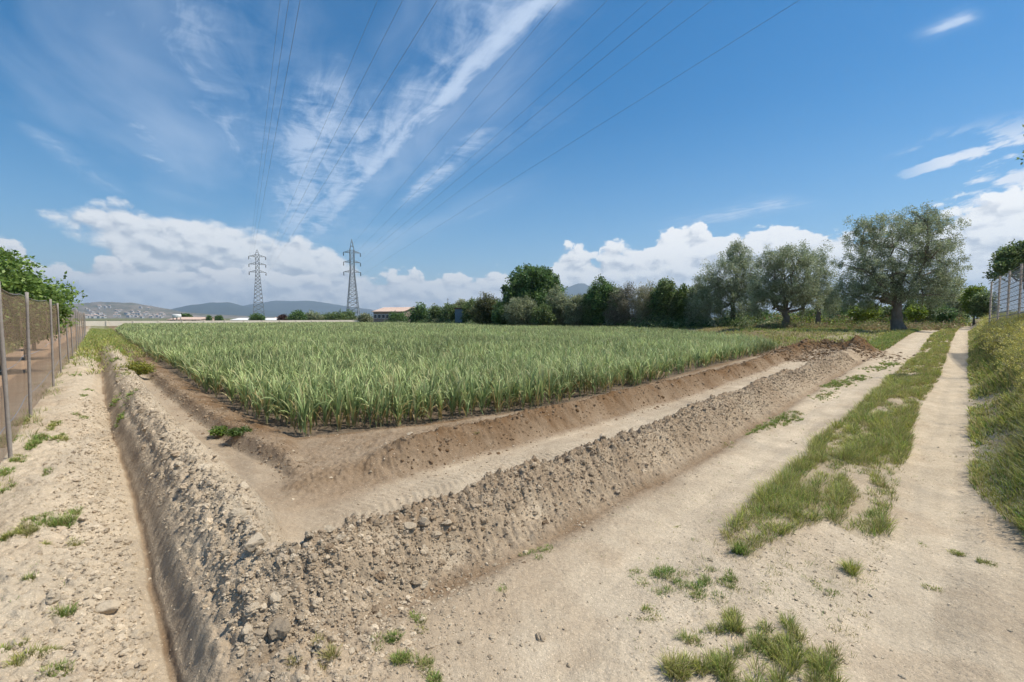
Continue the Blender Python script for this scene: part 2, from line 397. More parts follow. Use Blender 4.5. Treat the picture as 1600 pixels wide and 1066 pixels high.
def right_sys(x, y):
    s = x*Rd[0]+y*Rd[1]; t = x*Rr[0]+y*Rr[1]
    t = t+.05*fbm(s*.9, s*0+3, 3, 35)
    ce = cropR(s)
    tr = I(s, [0, 6, 10, 21, 30], [-4.5, -4.6, -4.6, -5.3, -5.7]); rg = tr+.27
    tr = np.maximum(tr, ce+.4)
    tc = I(s, [0, 4, 6.4, 11, 25, 40], [-2.62, -2.62, -2.78, -3.0, -3.44, -3.7])
    tf = I(s, [0, 2.5, 6, 8, 15, 25], [-2.30, -2.18, -2.24, -2.30, -2.6, -2.9])
    end = 1-sst(s, 24.5, 27.5)
    zc = .34*(1+.22*fbm(s*1.4, s*0+5, 2, 45))*end
    brk = sst(fbm(s*.55+.8, s*0+2, 2, 55), -.5, -.1)
    zr = (.20*brk+.03)*sst(s, 2.2, 2.9)*end
    bank = sst(s, 3.8, 7.5)
    strip = sst(s, 2.4, 3.6)
    tl = I(s, [1.6, 2.4, 3.7, 6, 9.3], [-1.25, -1.5, -1.6, -1.8, -1.95])
    return profiles([(ce-4, 0, .3, 1.), (ce, 0, .35, 1.), (np.minimum(ce+.3, tr-.15), zr*.15, .4, .7*end), (np.maximum(tr-.45, ce+.35), zr*.3, .5, .8*end), (tr-.05, zr, .85, 1.1*end), (rg+.0, -.07, .3, .9*end), (rg+.17, -.10, .06, .3),
        (-3.7, -.085, .05, .12), (tc-.42, -.07, .08, .18), (tc-.30, -.02, .4, .6), (tc-.03, zc, 1.2, .72), (tc+.09, zc*.88, 1.1, .58), (tf-.05, .02, .9, .5), (tf+.04, -.035, .25, .8), (tf+.22, .0, .12, .22),
        (tl, -.03, .05, 0), (-1.0, .035*strip, .14, .22*strip), (-.15, -.03, .05, 0), (.15, .01, .1, .15), (.45, .22*bank, .3, .3), (.85, .72*bank, .3, .4), (1.6, .95*bank, .3, .4), (6, 1.0*bank, .2, .4)], t), s, t
XB = ([-50, 0, 2.0, 2.39, 6.12, 10, 400], [-1.25, -1.2, -1.27, -1.29, -2.93, -4.6, -80])
FIELD = [(-2.93, 6.12), (-1.72, 6.71), (.34, 8.04), (3.11, 10.9), (6.28, 14.8), (13.3, 22.5), (15.6, 34), (16.4, 45), (14.8, 57), (9.5, 70), (0, 86), (-18, 104), (-45, 124), (-78, 91.5),
         (-43.9, 50.4), (-19.9, 24.1), (-12.3, 15.8), (-6.24, 9.36), (-4.13, 7.27)]
def inpoly(x, y, P):
    c = np.zeros(x.shape, bool); n = len(P)
    for i in range(n):
        (x0, y0), (x1, y1) = P[i], P[(i+1) % n]
        if y0 == y1: continue
        k = ((y0 > y) != (y1 > y)) & (x < (x1-x0)*(y-y0)/(y1-y0)+x0); c ^= k
    return c
def edge_x(y): return I(y, [0, 22.5, 34, 45, 57, 70, 86, 400], [13.3, 13.3, 15.6, 16.4, 14.8, 9.5, 0, -100])
STRIPPX = [(1128, 838), (1165, 795), (1200, 765), (1265, 712), (1275, 690), (1330, 650), (1372, 608), (1420, 568), (1450, 540), (1480, 521), (1500, 519), (1478, 555), (1467, 590), (1432, 640), (1418, 700), (1400, 760), (1385, 835), (1340, 838), (1290, 815), (1215, 850), (1175, 872), (1140, 862)]
STRIP = [at(*p) for p in STRIPPX]
def ground(x, y, detail=True):
    x = np.asarray(x, float); y = np.asarray(y, float)
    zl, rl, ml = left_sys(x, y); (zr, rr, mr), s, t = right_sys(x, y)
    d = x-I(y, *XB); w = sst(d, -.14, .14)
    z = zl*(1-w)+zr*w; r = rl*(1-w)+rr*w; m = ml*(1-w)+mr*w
    # rubble spilling from the corner of the banks towards the camera
    c = np.exp(-(((x+1.05)/.42)**2+((y-2.15)/.55)**2)); z += .10*c; r = np.maximum(r, c*1.1); m = m*(1-c*.6)+.15*c
    # flat pale silt pans at the foot of the bank
    for (u, v, a, b) in ((690, 770, 0, 0), (595, 905, .13, .07), (705, 880, .15, .07), (830, 820, .16, .05), (520, 900, .1, .06)):
        if a:
            px, py = at(u, v, .02); dx, dy = x-px, y-py
            q = ((dx*Rd[0]+dy*Rd[1])/a)**2+((dx*Rr[0]+dy*Rr[1])/b)**2; e = np.exp(-q*q)
            z = z-.012*e; r = r*(1-e*.8); m = m*(1-.7*e)+.1*.7*e
    # the corner basin
    bx, by = at(500, 770, -.1); e = np.exp(-(((x-bx)/.7)**2+((y-by)/.8)**2)); m = m*(1-.85*e)+.78*.85*e
    # heap at the far end of the right bank
    hx, hy = at(1290, 540, .35)
    for (u, v, h, w1, w2) in ((1305, 541, .46, 1.8, .9), (1338, 546, .36, 1.3, .8), (1272, 543, .30, 1.5, .7), (1240, 547, .22, 2.0, .7)):
        px, py = at(u, v, h*.6); dx, dy = x-px, y-py
        e = np.exp(-(((dx*Rd[0]+dy*Rd[1])/w1)**2+((dx*Rr[0]+dy*Rr[1])/w2)**2)); z += h*e; r = np.maximum(r, np.minimum(e*2.6, 2.2)); m = np.maximum(m, np.minimum(e*2.2, 1.2))
    rise = .6*sst(y, 17, 34)*sst(x-edge_x(y), .5, 5)
    z = z+rise
    z += .02*fbm(x*.25, y*.25, 2, 60)
    dist = np.hypot(x, y); near = 1-sst(dist, 40, 90)
    r = r*near
    if detail:
        a = fbm(x*1.9, y*1.9, 3, 70)*.035
        wx, wy = x+.04*vn(x*7, y*7, 3), y+.04*vn(x*7+5, y*7, 4)
        l1 = .5-worley(wx*6.5, wy*6.5, 80); l2 = .5-worley(wx*15, wy*15, 81); l3 = .5-worley(wx*34, wy*34, 82)
        gate = sst(fbm(x*3.1, y*3.1, 2, 90), -.35, .45)
        z = z+r*(a*1.2+.085*l1*gate+.055*l2+.026*l3+.02*fbm(x*22, y*22, 3, 95))
        z += .004*fbm(x*9, y*9, 4, 99)*near
        tl, sl = x*Lr[0]+y*Lr[1], x*Ld[0]+y*Ld[1]
        wallm = (w < .5)*sst(tl, .2, .26)*(1-sst(tl, .42, .5)); z += wallm*(.012*fbm(sl*1.2, tl*16, 3, 170)+.006*fbm(sl*9, tl*9, 3, 171))
        # tractor tread printed in the furrow, tyre prints and ruts in the track
        tread = (w > .5)*sst(t, -4.05, -3.9)*(1-sst(t, -3.62, -3.5))*sst(fbm(s*.6, t*2, 2, 180), -.35, .25)*near
        z += tread*.006*np.sin(2*pi*(s+.35*np.abs(t+3.76)+.05*fbm(s, t*3, 2, 183))/.085)
        tt = t+.06*fbm(s*.4, s*0, 2, 181)
        for c in (-1.95, -1.6, -.32, .0):
            mk = (w > .5)*np.exp(-((tt-c)/.09)**2)*sst(s, 2.2, 4)*near
            z += mk*(-.012+.0035*np.sin(2*pi*(s+.3*np.abs(tt-c))/.06)*sst(fbm(s*1.1, t*3, 2, 182), -.1, .3))
    return z, r, m, s, t, w
def gz(x, y, detail=True): return ground(x, y, detail)[0]
def g1(x, y, detail=False): return float(ground(np.array([x]), np.array([y]), detail)[0][0])

def build_ground():
    fine = np.arange(-62, 62.01, .145); coarse = np.arange(64, 296.1, 3.0)
    th = np.radians(np.concatenate([fine, coarse])); nth = len(th)
    r = [.0005, .12, .3, .6]; q = .9
    while q < 45: r.append(q); q *= 1.0038
    while q < 14000: r.append(q); q *= 1.03
    r = np.array(r+[14000.]); nr = len(r)
    TH, RR = np.meshgrid(th, r); x = (RR*np.sin(TH)).ravel(); y = (RR*np.cos(TH)).ravel()
    z, ro, mo, s, t, w = ground(x, y)
    n1 = fbm(x*1.3, y*1.3, 4, 110); n2 = fbm(x*7, y*7, 4, 120)
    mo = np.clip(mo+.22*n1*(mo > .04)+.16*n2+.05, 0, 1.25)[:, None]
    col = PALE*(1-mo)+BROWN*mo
    # position across and along the left bank
    tl = x*Lr[0]+y*Lr[1]; sl = x*Ld[0]+y*Ld[1]
    # wheel streaks along the track
    onr = ((w > .5) & (t > -2.3) & (t < .3) & (s < 60))
    st = fbm(s*.35, t*9, 3, 130)*.10+fbm(s*2.5, t*14, 3, 131)*.06
    col = col*(1+np.where(onr, st, 0))[:, None]
    fur = ((w > .5) & (t < -3.2) & (t > -4.2)); st = fbm(s*.8, t*7, 3, 140)*.12
    col = col*(1+np.where(fur, st, 0))[:, None]
    bl = fbm(x*.9, y*.9, 4, 133); b2 = fbm(x*3.5, y*3.5, 4, 134); flat = (mo[:, 0] < .45)
    col = col*(1+flat*(.10*bl+.11*b2))[:, None]*np.array([1, 1, 1])
    stn = np.clip(sst(bl+.5*b2, .18, .6)*flat*.45, 0, 1)[:, None]; col = col*(1-stn)+np.array([.36, .27, .18])*stn
    # grassy ground: strip, verge, under the olives, behind the fence
    def blend(mask, c):
        nonlocal col
        mask = np.clip(mask, 0, 1)[:, None]; col = col*(1-mask)+c*mask
    nz = fbm(x*2.3, y*2.3, 4, 150)
    wx_, wy_ = x+.12*fbm(x*3, y*3, 3, 151), y+.12*fbm(x*3+7, y*3, 3, 152)
    blend(inpoly(wx_, wy_, STRIP)*(.30+.45*nz), np.array([.26, .205, .12]))
    blend(sst(t+.15*nz, .2, .6)*(w > .5)*sst(s, 3.8, 5.5)*.75, np.array([.20, .16, .085]))
    far = sst(x-edge_x(y)+.5*nz, .3, 2.5)*sst(y+t*0+nz, 20, 24)*(t < -2.9)
    blend(far*.8*(nz*.3+.8), np.array([.17, .15, .07]))
    beyond = (w < .5)*sst(-tl+.2*nz, 1.0, 1.7)
    blend(beyond*.9, RED)
    gs = beyond*sst(-tl+.5*nz, 3.2, 3.8)*(1-sst(-tl+.5*nz, 7, 8)); blend(gs*.7, np.array([.14, .14, .05]))
    blend(sst(sl+3*nz, 28, 45)*(w < .5)*(tl > -.9)*(tl < 1.5)*.7, np.array([.15, .16, .06]))
    fld = inpoly(x, y, FIELD); blend(fld*.85, np.array([.15, .115, .08]))
    dist = np.hypot(x, y); pl = sst(dist, 90, 160)
    pn = fbm(x*.006, y*.006, 3, 160)[:, None]
    blend(pl, PLAIN*(1+.35*pn))
    z = z*(1-sst(dist, 150, 400))
    i = np.arange(nr-1)[:, None]*nth; j = np.arange(nth)[None, :]; j2 = (j+1) % nth
    Fc = np.stack([i+j, i+j2, i+nth+j2, i+nth+j], -1).reshape(-1, 4)[:, ::-1]
    V = np.stack([x, y, z], 1)
    # close the middle
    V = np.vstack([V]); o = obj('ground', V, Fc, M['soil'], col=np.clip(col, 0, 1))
    # small disc under the camera to close the hole
    tag(o, kind='structure')
build_ground()

# ------------------------------------------------------------------ distant hills
def hill(prof, d0, d1, px_depth, mat, seed, col=None, nc=260, nr=26):
    us = np.linspace(prof[0][0], prof[-1][0], nc); h = I(us, [p[0] for p in prof], [p[1] for p in prof])*px_depth/F
    k = np.linspace(0, 1, nr)
    U, K = np.meshgrid(us, k); D = d0+(d1-d0)*K; x = (U-800)/F*D; y = D
    hh = np.broadcast_to(h, U.shape)
    peak = (px_depth-d0)/(d1-d0)
    bell = np.where(K < peak, np.sin(np.clip(K/peak, 0, 1)*pi/2)**1.4, np.cos(np.clip((K-peak)/(1-peak), 0, 1)*pi/2))
    sc_ = 1/(.12*px_depth)
    n = fbm(x*sc_, y*sc_, 6, seed); rid = 1-np.abs(fbm(x*sc_*1.7, y*sc_*.8, 5, seed+9))*2
    z = hh*bell*(1+.16*n+.22*(rid-.6)*(1-bell*.6))-3*(K < .02)
    z = np.maximum(z, -.5)
    Fc = [(a*nc+b, a*nc+b+1, (a+1)*nc+b+1, (a+1)*nc+b) for a in range(nr-1) for b in range(nc-1)]
    c = None
    if col is not None:
        nn = fbm(x*sc_*6, y*sc_*6, 4, seed+30).ravel()[:, None]; c = np.array(col[0])*(.5-nn)+np.array(col[1])*(.5+nn)
    o = obj('hills', np.stack([x, y, z], -1), Fc, mat, col=c); tag(o, kind='structure')
    def hz(u, kk):
        q = min(nr-1, int(kk*(nr-1))); j = int(round((u-us[0])/(us[-1]-us[0])*(nc-1))); return x[q, j], y[q, j], z[q, j]
    return hz
hz = hill([(-60, 4), (20, 14), (100, 20), (160, 23.5), (205, 23), (240, 18), (290, 9), (350, 5), (430, 2), (600, 0)], 2100, 5200, 3600, M['hill1'], 200, col=((.24, .21, .185), (.11, .12, .10)))
hill([(150, 3), (220, 6), (262, 12), (300, 22), (330, 25.5), (358, 24), (395, 15), (440, 9), (520, 5), (640, 2)], 6000, 9500, 8000, M['hill2'], 220)
hill([(330, 8), (390, 20), (430, 24), (480, 25), (530, 21), (585, 13), (640, 9), (700, 11), (760, 12), (810, 22), (860, 38), (905, 52), (950, 44), (1000, 28), (1100, 14), (1250, 8), (1500, 10), (1900, 3)], 8500, 13000, 11000, M['hill2'], 240, nc=400)

# ------------------------------------------------------------------ clods and stones
def ico(sub):
    p = (1+5**.5)/2
    V = np.array([(-1,p,0),(1,p,0),(-1,-p,0),(1,-p,0),(0,-1,p),(0,1,p),(0,-1,-p),(0,1,-p),(p,0,-1),(p,0,1),(-p,0,-1),(-p,0,1)], float)
    Fc = [(0,11,5),(0,5,1),(0,1,7),(0,7,10),(0,10,11),(1,5,9),(5,11,4),(11,10,2),(10,7,6),(7,1,8),(3,9,4),(3,4,2),(3,2,6),(3,6,8),(3,8,9),(4,9,5),(2,4,11),(6,2,10),(8,6,7),(9,8,1)]
    V /= np.linalg.norm(V[0])
    for _ in range(sub):
        V = list(V); mid = {}; nf = []
        def md(a, b):
            k = (min(a, b), max(a, b))
            if k not in mid:
                q = (np.array(V[a])+np.array(V[b])); V.append(q/np.linalg.norm(q)); mid[k] = len(V)-1
            return mid[k]
        for a, b, c in Fc:
            ab, bc, ca = md(a, b), md(b, c), md(c, a); nf += [(a, ab, ca), (b, bc, ab), (c, ca, bc), (ab, bc, ca)]
        Fc = nf; V = np.array(V)
    return V, np.array(Fc)
def rot_rand(n):
    q = rng.normal(size=(n, 4)); q /= np.linalg.norm(q, axis=1)[:, None]; a, b, c, d = q.T
    return np.stack([np.stack([1-2*(c*c+d*d), 2*(b*c-a*d), 2*(b*d+a*c)], -1), np.stack([2*(b*c+a*d), 1-2*(b*b+d*d), 2*(c*d-a*b)], -1), np.stack([2*(b*d-a*c), 2*(c*d+a*b), 1-2*(b*b+c*c)], -1)], -2)
def lumps(P, size, sub, col, jag=.22):
    V0, F0 = ico(sub); n = len(P); k = len(V0)
    if sub >= 2:
        A = V0[None]+rng.random((n, 1, 3))*50; nx = fbm((A[..., 0]+A[..., 2]*.7)*1.5, (A[..., 1]-A[..., 2]*.6)*1.5, 3, 31, .6)
        V = V0[None]*(1+.55*nx[..., None]+.05*rng.normal(size=(n, k, 1)))
    else: V = V0[None]*(1+jag*rng.normal(size=(n, k, 1)).clip(-1.6, 1.6))
    V = V*np.array([1, 1, 1])*(.65+.6*rng.random((n, 1, 3)))
    V = np.einsum('nij,nkj->nki', rot_rand(n), V)*size[:, None, None]; V[..., 2] *= .75
    V += P[:, None, :]
    Fc = F0[None]+(np.arange(n)*k)[:, None, None]
    C = np.repeat(col, k, 0)
    return V.reshape(-1, 3), Fc.reshape(-1, 3), C
def u_(n, a, b): return a+(b-a)*rng.random(n)
def polypts(P, dens):
    xs, ys = [p[0] for p in P], [p[1] for p in P]; n = int((max(xs)-min(xs))*(max(ys)-min(ys))*dens); x, y = u_(n, min(xs), max(xs)), u_(n, min(ys), max(ys)); k = inpoly(x, y, P); return x[k], y[k]
def build_clods():
    Vs, Fs, Cs, n0 = [], [], [], 0
    def put(x, y, size, sub, moist, jag=.22, sink=.35):
        nonlocal n0
        z = gz(x, y)+size*(.45-sink); mo = np.clip(moist+.18*rng.normal(size=len(x)), 0, 1.2)[:, None]
        c = (PALE*(1-mo)+BROWN*mo)*(.78+.5*rng.random((len(x), 1)))
        P_ = np.stack([x, y, z], 1); big = size > .013
        for sel, sb in ((big, 2), (~big, sub if sub < 1 else 1)):
            if not sel.any(): continue
            P2 = P_[sel].copy(); P2[:, 2] -= size[sel]*(.25 if sb == 2 else 0)
            V, Fc, C = lumps(P2, size[sel], sb, c[sel], jag)
            Vs.append(V); Fs.append(Fc+n0); Cs.append(C); n0 += len(V)
    def sizes(n, a, b, p=2.4): return a*(1+rng.pareto(p, n)).clip(1, b/a)
    # left bank
    n = 10500; s = 2.3+13*rng.random(n)**1.4; t = I(s, [2.8, 4.4, 6, 9, 16], [.70, .68, .58, .5, .46])+.11*rng.normal(size=n)+.04
    p = Lp(s[:, None], t[:, None]); t = t-.24*(1-sst(s, 4.5, 8))*rng.random(n); p = Lp(s[:, None], t[:, None]); k = t > .39-.014*np.minimum(s, 10); p = p[k]; put(p[:, 0], p[:, 1], sizes(k.sum(), .004, .05, 2.5), 1, .25, .3)
    # right bank
    n = 24000; s = .9+20*rng.random(n)**1.3; t = I(s, [0, 4, 6.4, 11, 25], [-2.52, -2.50, -2.62, -2.80, -3.2])+.16*rng.normal(size=n)
    p = Rp(s[:, None], t[:, None]); k = p[:, 0] > I(p[:, 1], *XB)-.05; put(p[k, 0], p[k, 1], sizes(k.sum(), .0045, .034, 2.9), 1, .55, .3)
    # dark ridge
    n = 3500; s = 2.6+20*rng.random(n); t = I(s, [0, 6, 10, 21], [-4.5, -4.55, -4.6, -5.3])+.2*rng.normal(size=n)
    p = Rp(s[:, None], t[:, None]); put(p[:, 0], p[:, 1], sizes(n, .006, .035), 1, 1.0, .3)
    # inner left ridge
    n = 1800; s = 5+12*rng.random(n); t = I(s, [5.5, 6.7, 8.7, 12.5, 16.6], [1.6, 1.42, 1.34, 1.21, 1.15])+.12*rng.normal(size=n)
    p = Lp(s[:, None], t[:, None]); put(p[:, 0], p[:, 1], sizes(n, .006, .025), 1, .8, .3)
    n = 2500
    for (u, v) in ((1305, 541), (1338, 546), (1272, 543), (1240, 547)):
        px, py = at(u, v, .3); x, y = px+rng.normal(size=n//4)*.9, py+rng.normal(size=n//4)*.7; put(x, y, sizes(n//4, .02, .08), 1, 1.0, .3)
    # rubble in front of the corner, and crumbs on the left slope of the ditch
    n = 4200; x = -1.0+.42*rng.normal(size=n); y = 2.25+.42*rng.normal(size=n); tl = x*Lr[0]+y*Lr[1]; k = (tl > .42) & (y > 1.4); put(x[k], y[k], sizes(k.sum(), .0045, .03, 2.8), 1, .25, .3)
    n = 5200; s = 2.2+10*rng.random(n)**1.5; t = -.08+.16*rng.normal(size=n); k = t < .14; p = Lp(s[k, None], t[k, None]); put(p[:, 0], p[:, 1], sizes(k.sum(), .006, .030), 1, .12)
    # crumbs scattered thinly over the basin, verge and track
    n = 13000; x = -4+11*rng.random(n); y = 1.6+9*rng.random(n)**1.3; put(x, y, sizes(n, .0022, .012, 2.6), 1, .0, .2, sink=.45)
    gx, gy = polypts([at(1120, 850), at(1400, 830), at(1350, 1000), at(1300, 1066), at(980, 1066), at(980, 950)], 900); put(gx, gy, sizes(len(gx), .0025, .012, 2.4), 1, .15, .2, sink=.4)
    n = 900; x = -1.6+2.2*rng.random(n); y = 3.4+2.4*rng.random(n); put(x, y, sizes(n, .004, .016, 2.4), 1, .1, .25, sink=.3)
    o = obj('soil_crumbs', np.vstack(Vs), np.vstack(Fs), M['clod'], col=np.vstack(Cs), smooth=False)
    tag(o, 'countless crumbly clods and pebbles strewn over the earth banks', 'soil clods', kind='stuff')
build_clods()
ROCKS = [(640, 806, .35, .050, 'large dark-sided clod on the right bank crest, left of a close cluster of three'), (662, 798, .36, .042, 'pale blocky clod in the middle of the cluster on the right bank crest'),
         (683, 800, .35, .036, 'rightmost clod of the close cluster on the right bank crest'), (378, 742, .36, .060, 'knobbly clod sticking up at the inner edge of the left bank'),
         (172, 948, -.02, .062, 'flat pale stone on the soil left of the ditch, biggest there'), (215, 1000, -.1, .030, 'smaller pale stone lower down on the slope of the left ditch'),
         (178, 880, -.05, .026, 'small stone on the ditch slope above the big flat pale stone'), (512, 940, .05, .026, 'pale rounded stone at the foot of the bank corner'),
         (540, 964, .03, .020, 'small dark-based stone lying in front of the bank corner'), (385, 1020, .05, .032, 'pale clod in the rubble near the bottom edge of the picture'),
         (402, 868, .28, .070, 'largest rounded clod at the corner where both banks meet'), (760, 866, .06, .022, 'small stone on the silt below the right bank'),
         (517, 760, -.08, .020, 'small pale stone lying in the muddy corner basin'), (100, 608, .1, .060, 'pale clod beside the second visible fence post'),
         (962, 610, .12, .07, 'grey stone at the foot of the garlic plants right of centre'), (640, 678, .1, .045, 'whitish stone on the ledge just below the garlic crop')]
for i, (u, v, z, r, lab) in enumerate(ROCKS):
    x, y = at(u, v, z); V0, F0 = ico(3)
    a = rng.normal(size=(9, 3)); a /= np.linalg.norm(a, axis=1)[:, None]
    V = V0.copy()
    for q in a: d = V@q; V -= q[None]*np.clip(d-.50-.25*rng.random(), 0, 1)[:, None]*.95
    V = V*(1+.16*fbm(V0[:, 0]*2.2+i+V0[:, 2], V0[:, 1]*2.2+V0[:, 2]*2, 4, i)+.10*(.4-worley(V0[:, 0]*2.5+V0[:, 2]+i, V0[:, 1]*2.5-V0[:, 2], i)))[:, None]
    V = V*r*.85*np.array([1.15+.3*rng.random(), .95, .78])
    mo = .08 if i not in (0, 1, 2, 14) else .3
    o = obj('clod' if i in (0, 1, 2, 3, 10, 13, 9) else 'stone', V, F0, M['clod'], col=np.tile(PALE*(1-mo)+BROWN*mo, (len(V), 1)), loc=(x, y, g1(x, y, True)+r*.28))
    o.rotation_euler.z = rng.random()*6; tag(o, lab, 'clod' if o.name.startswith('clod') else 'stone', 'loose clods and stones on the banks')

# ------------------------------------------------------------------ blades (crop, grass, weeds)
def blades(base, az, L, W, tilt, bend, S, c0, c1, power=1.3, roll=None):
    """curved tapering strips; every argument an array over blades"""
    n = len(base); k = np.arange(S+1)/S
    th = tilt[:, None]+bend[:, None]*k[None]**power
    mid = (th[:, 1:]+th[:, :-1])/2; ds = L[:, None]/S
    hr = np.concatenate([np.zeros((n, 1)), np.cumsum(np.sin(mid)*ds, 1)], 1); vz = np.concatenate([np.zeros((n, 1)), np.cumsum(np.cos(mid)*ds, 1)], 1)
    ca, sa = np.cos(az)[:, None], np.sin(az)[:, None]
    C = np.stack([base[:, 0, None]+hr*ca, base[:, 1, None]+hr*sa, base[:, 2, None]+vz], -1)
    w = W[:, None]*np.maximum(1-k[None]**2.2, .04)*.5*(.6+.4*np.minimum(k[None]*4, 1))
    roll = rng.normal(size=n)*.6 if roll is None else roll
    ra = az+pi/2+roll*.5
    Wd = np.stack([np.cos(ra), np.sin(ra), np.sin(roll)*.5], -1)[:, None, :]
    V = np.stack([C-Wd*w[..., None], C+Wd*w[..., None]], 2).reshape(n, -1, 3)
    j = np.arange(S); f = np.stack([2*j, 2*j+1, 2*j+3, 2*j+2], -1)
    Fc = (f[None]+(np.arange(n)*(2*(S+1)))[:, None, None]).reshape(-1, 4)
    kk = np.repeat(k, 2)[None, :, None]
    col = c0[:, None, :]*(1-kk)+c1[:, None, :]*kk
    return V.reshape(-1, 3), Fc, col.reshape(-1, 3)
class Stack:
    def __init__(s): s.V = []; s.F = []; s.C = []; s.n = 0
    def put(s, V, Fc, C): s.V.append(V); s.F.append(Fc+s.n); s.C.append(C); s.n += len(V)
    def arr(s): return np.vstack(s.V), np.vstack(s.F), np.vstack(s.C)
def garlic(P, K, S, wid=1.0, hgt=1.0):
    """P (n,3) plant feet -> leaf strips; K leaves each"""
    n = len(P); N = n*K; lv = np.tile(np.arange(K)/(K-1), n)
    hs = np.repeat(u_(n, .72, 1.15)*hgt, K); pa = np.repeat(u_(n, 0, pi), K)
    az = pa+(np.tile(np.arange(K), n) % 2)*pi+rng.normal(size=N)*.5
    b = np.repeat(P, K, 0).copy(); b[:, 2] += (.03+.27*lv)*hs; b[:, :2] += .008*rng.normal(size=(N, 2))
    L = (.36+.15*np.sin(lv*pi))*hs*u_(N, .8, 1.2); W = .0235*wid*u_(N, .8, 1.25)
    tilt = u_(N, .08, .55)*(1.15-.6*lv); bend = u_(N, .15, 2.3)*(1.1-.4*lv)
    blue = np.repeat(rng.random((n, 1)), K, 0)
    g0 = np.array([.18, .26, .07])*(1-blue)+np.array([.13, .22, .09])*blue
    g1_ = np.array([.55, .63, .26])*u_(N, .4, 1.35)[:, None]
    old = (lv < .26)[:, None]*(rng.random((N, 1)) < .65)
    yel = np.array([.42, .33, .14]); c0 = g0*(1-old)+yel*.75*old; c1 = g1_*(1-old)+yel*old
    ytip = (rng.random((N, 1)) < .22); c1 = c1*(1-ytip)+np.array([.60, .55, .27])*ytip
    pat = (.82+.36*sst(fbm(b[:, 0]*.35, b[:, 1]*.35, 3, 77), -.5, .5))[:, None]
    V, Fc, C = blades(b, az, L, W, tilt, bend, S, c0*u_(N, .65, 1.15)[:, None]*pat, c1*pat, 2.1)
    # stems
    m = n; sb = P.copy(); st = blades(sb, u_(m, 0, 6.3), u_(m, .26, .36)*hgt, np.full(m, .022*wid), u_(m, 0, .05), u_(m, 0, .1), 2, np.tile([.36, .36, .20], (m, 1)), np.tile([.20, .29, .11], (m, 1)))
    return V, Fc, C, st
def build_crop():
    def scatter(dens, dmin, dmax, bbox):
        x0, x1, y0, y1 = bbox; n = int((x1-x0)*(y1-y0)*dens); x, y = u_(n, x0, x1), u_(n, y0, y1)
        # sown in lines along the long side of the field
        s = x*Ld[0]+y*Ld[1]; t = x*Lr[0]+y*Lr[1]; row = .21 if dmax < 20 else .3
        t = np.round(t/row)*row+.035*rng.normal(size=n); p = Ld[None]*s[:, None]+Lr[None]*t[:, None]; x, y = p.T
        d = np.hypot(x, y); k = inpoly(x, y, FIELD) & (d >= dmin) & (d < dmax) & (x < edge_x(y))
        return x[k], y[k]
    S = Stack(); near = []
    x, y = scatter(44, 0, 13, (-12, 9, 5.5, 14)); P = np.stack([x, y, gz(x, y, False)], 1)
    gap = fbm(x*1.2, y*1.2, 3, 300) > -.62; P = P[gap]
    o = np.argsort(np.hypot(P[:, 0], P[:, 1]+0*P[:, 1])); P = P[o]
    near, P = P[:300], P[300:]
    def addall(P, K, s, w, h=1.0):
        V, Fc, C, st = garlic(P, K, s, w, h); S.put(V, Fc, C); S.put(*st)
    addall(P, 9, 5, 1.0)
    x, y = scatter(24, 13, 32, (-30, 17, 5.5, 33)); addall(np.stack([x, y, gz(x, y, False)], 1), 8, 3, 1.25)
    x, y = scatter(12, 32, 60, (-48, 18, 20, 61)); addall(np.stack([x, y, gz(x, y, False)], 1), 6, 2, 2.0)
    x, y = scatter(7, 60, 140, (-90, 18, 38, 130)); addall(np.stack([x, y, gz(x, y, False)], 1), 5, 2, 3.2)
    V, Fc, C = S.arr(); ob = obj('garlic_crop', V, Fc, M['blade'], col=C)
    tag(ob, 'wide field of green garlic plants stretching away to the far wall', 'crop', kind='stuff')
    ms = []
    for i in range(14):
        q = Stack(); V, Fc, C, st = garlic(np.zeros((1, 3)), 10, 6, 1.0, 1.0); q.put(V, Fc, C); q.put(*st)
        ms.append(mesh('garlic_plant', *q.arr()[:2], M['blade'], q.arr()[2]))
    for i, p in enumerate(near):
        ob = bpy.data.objects.new('garlic_plant', ms[i % 14]); ob.location = p; ob.rotation_euler = (0, 0, rng.random()*6.3); k = u_(1, .85, 1.12)[0]; ob.scale = (k, k, k); link(ob)
        tag(ob, 'long-leaved garlic plant among those in the nearest corner of the crop, above the bare basin', 'garlic plant', 'garlic plants in the nearest corner of the field')
build_crop()

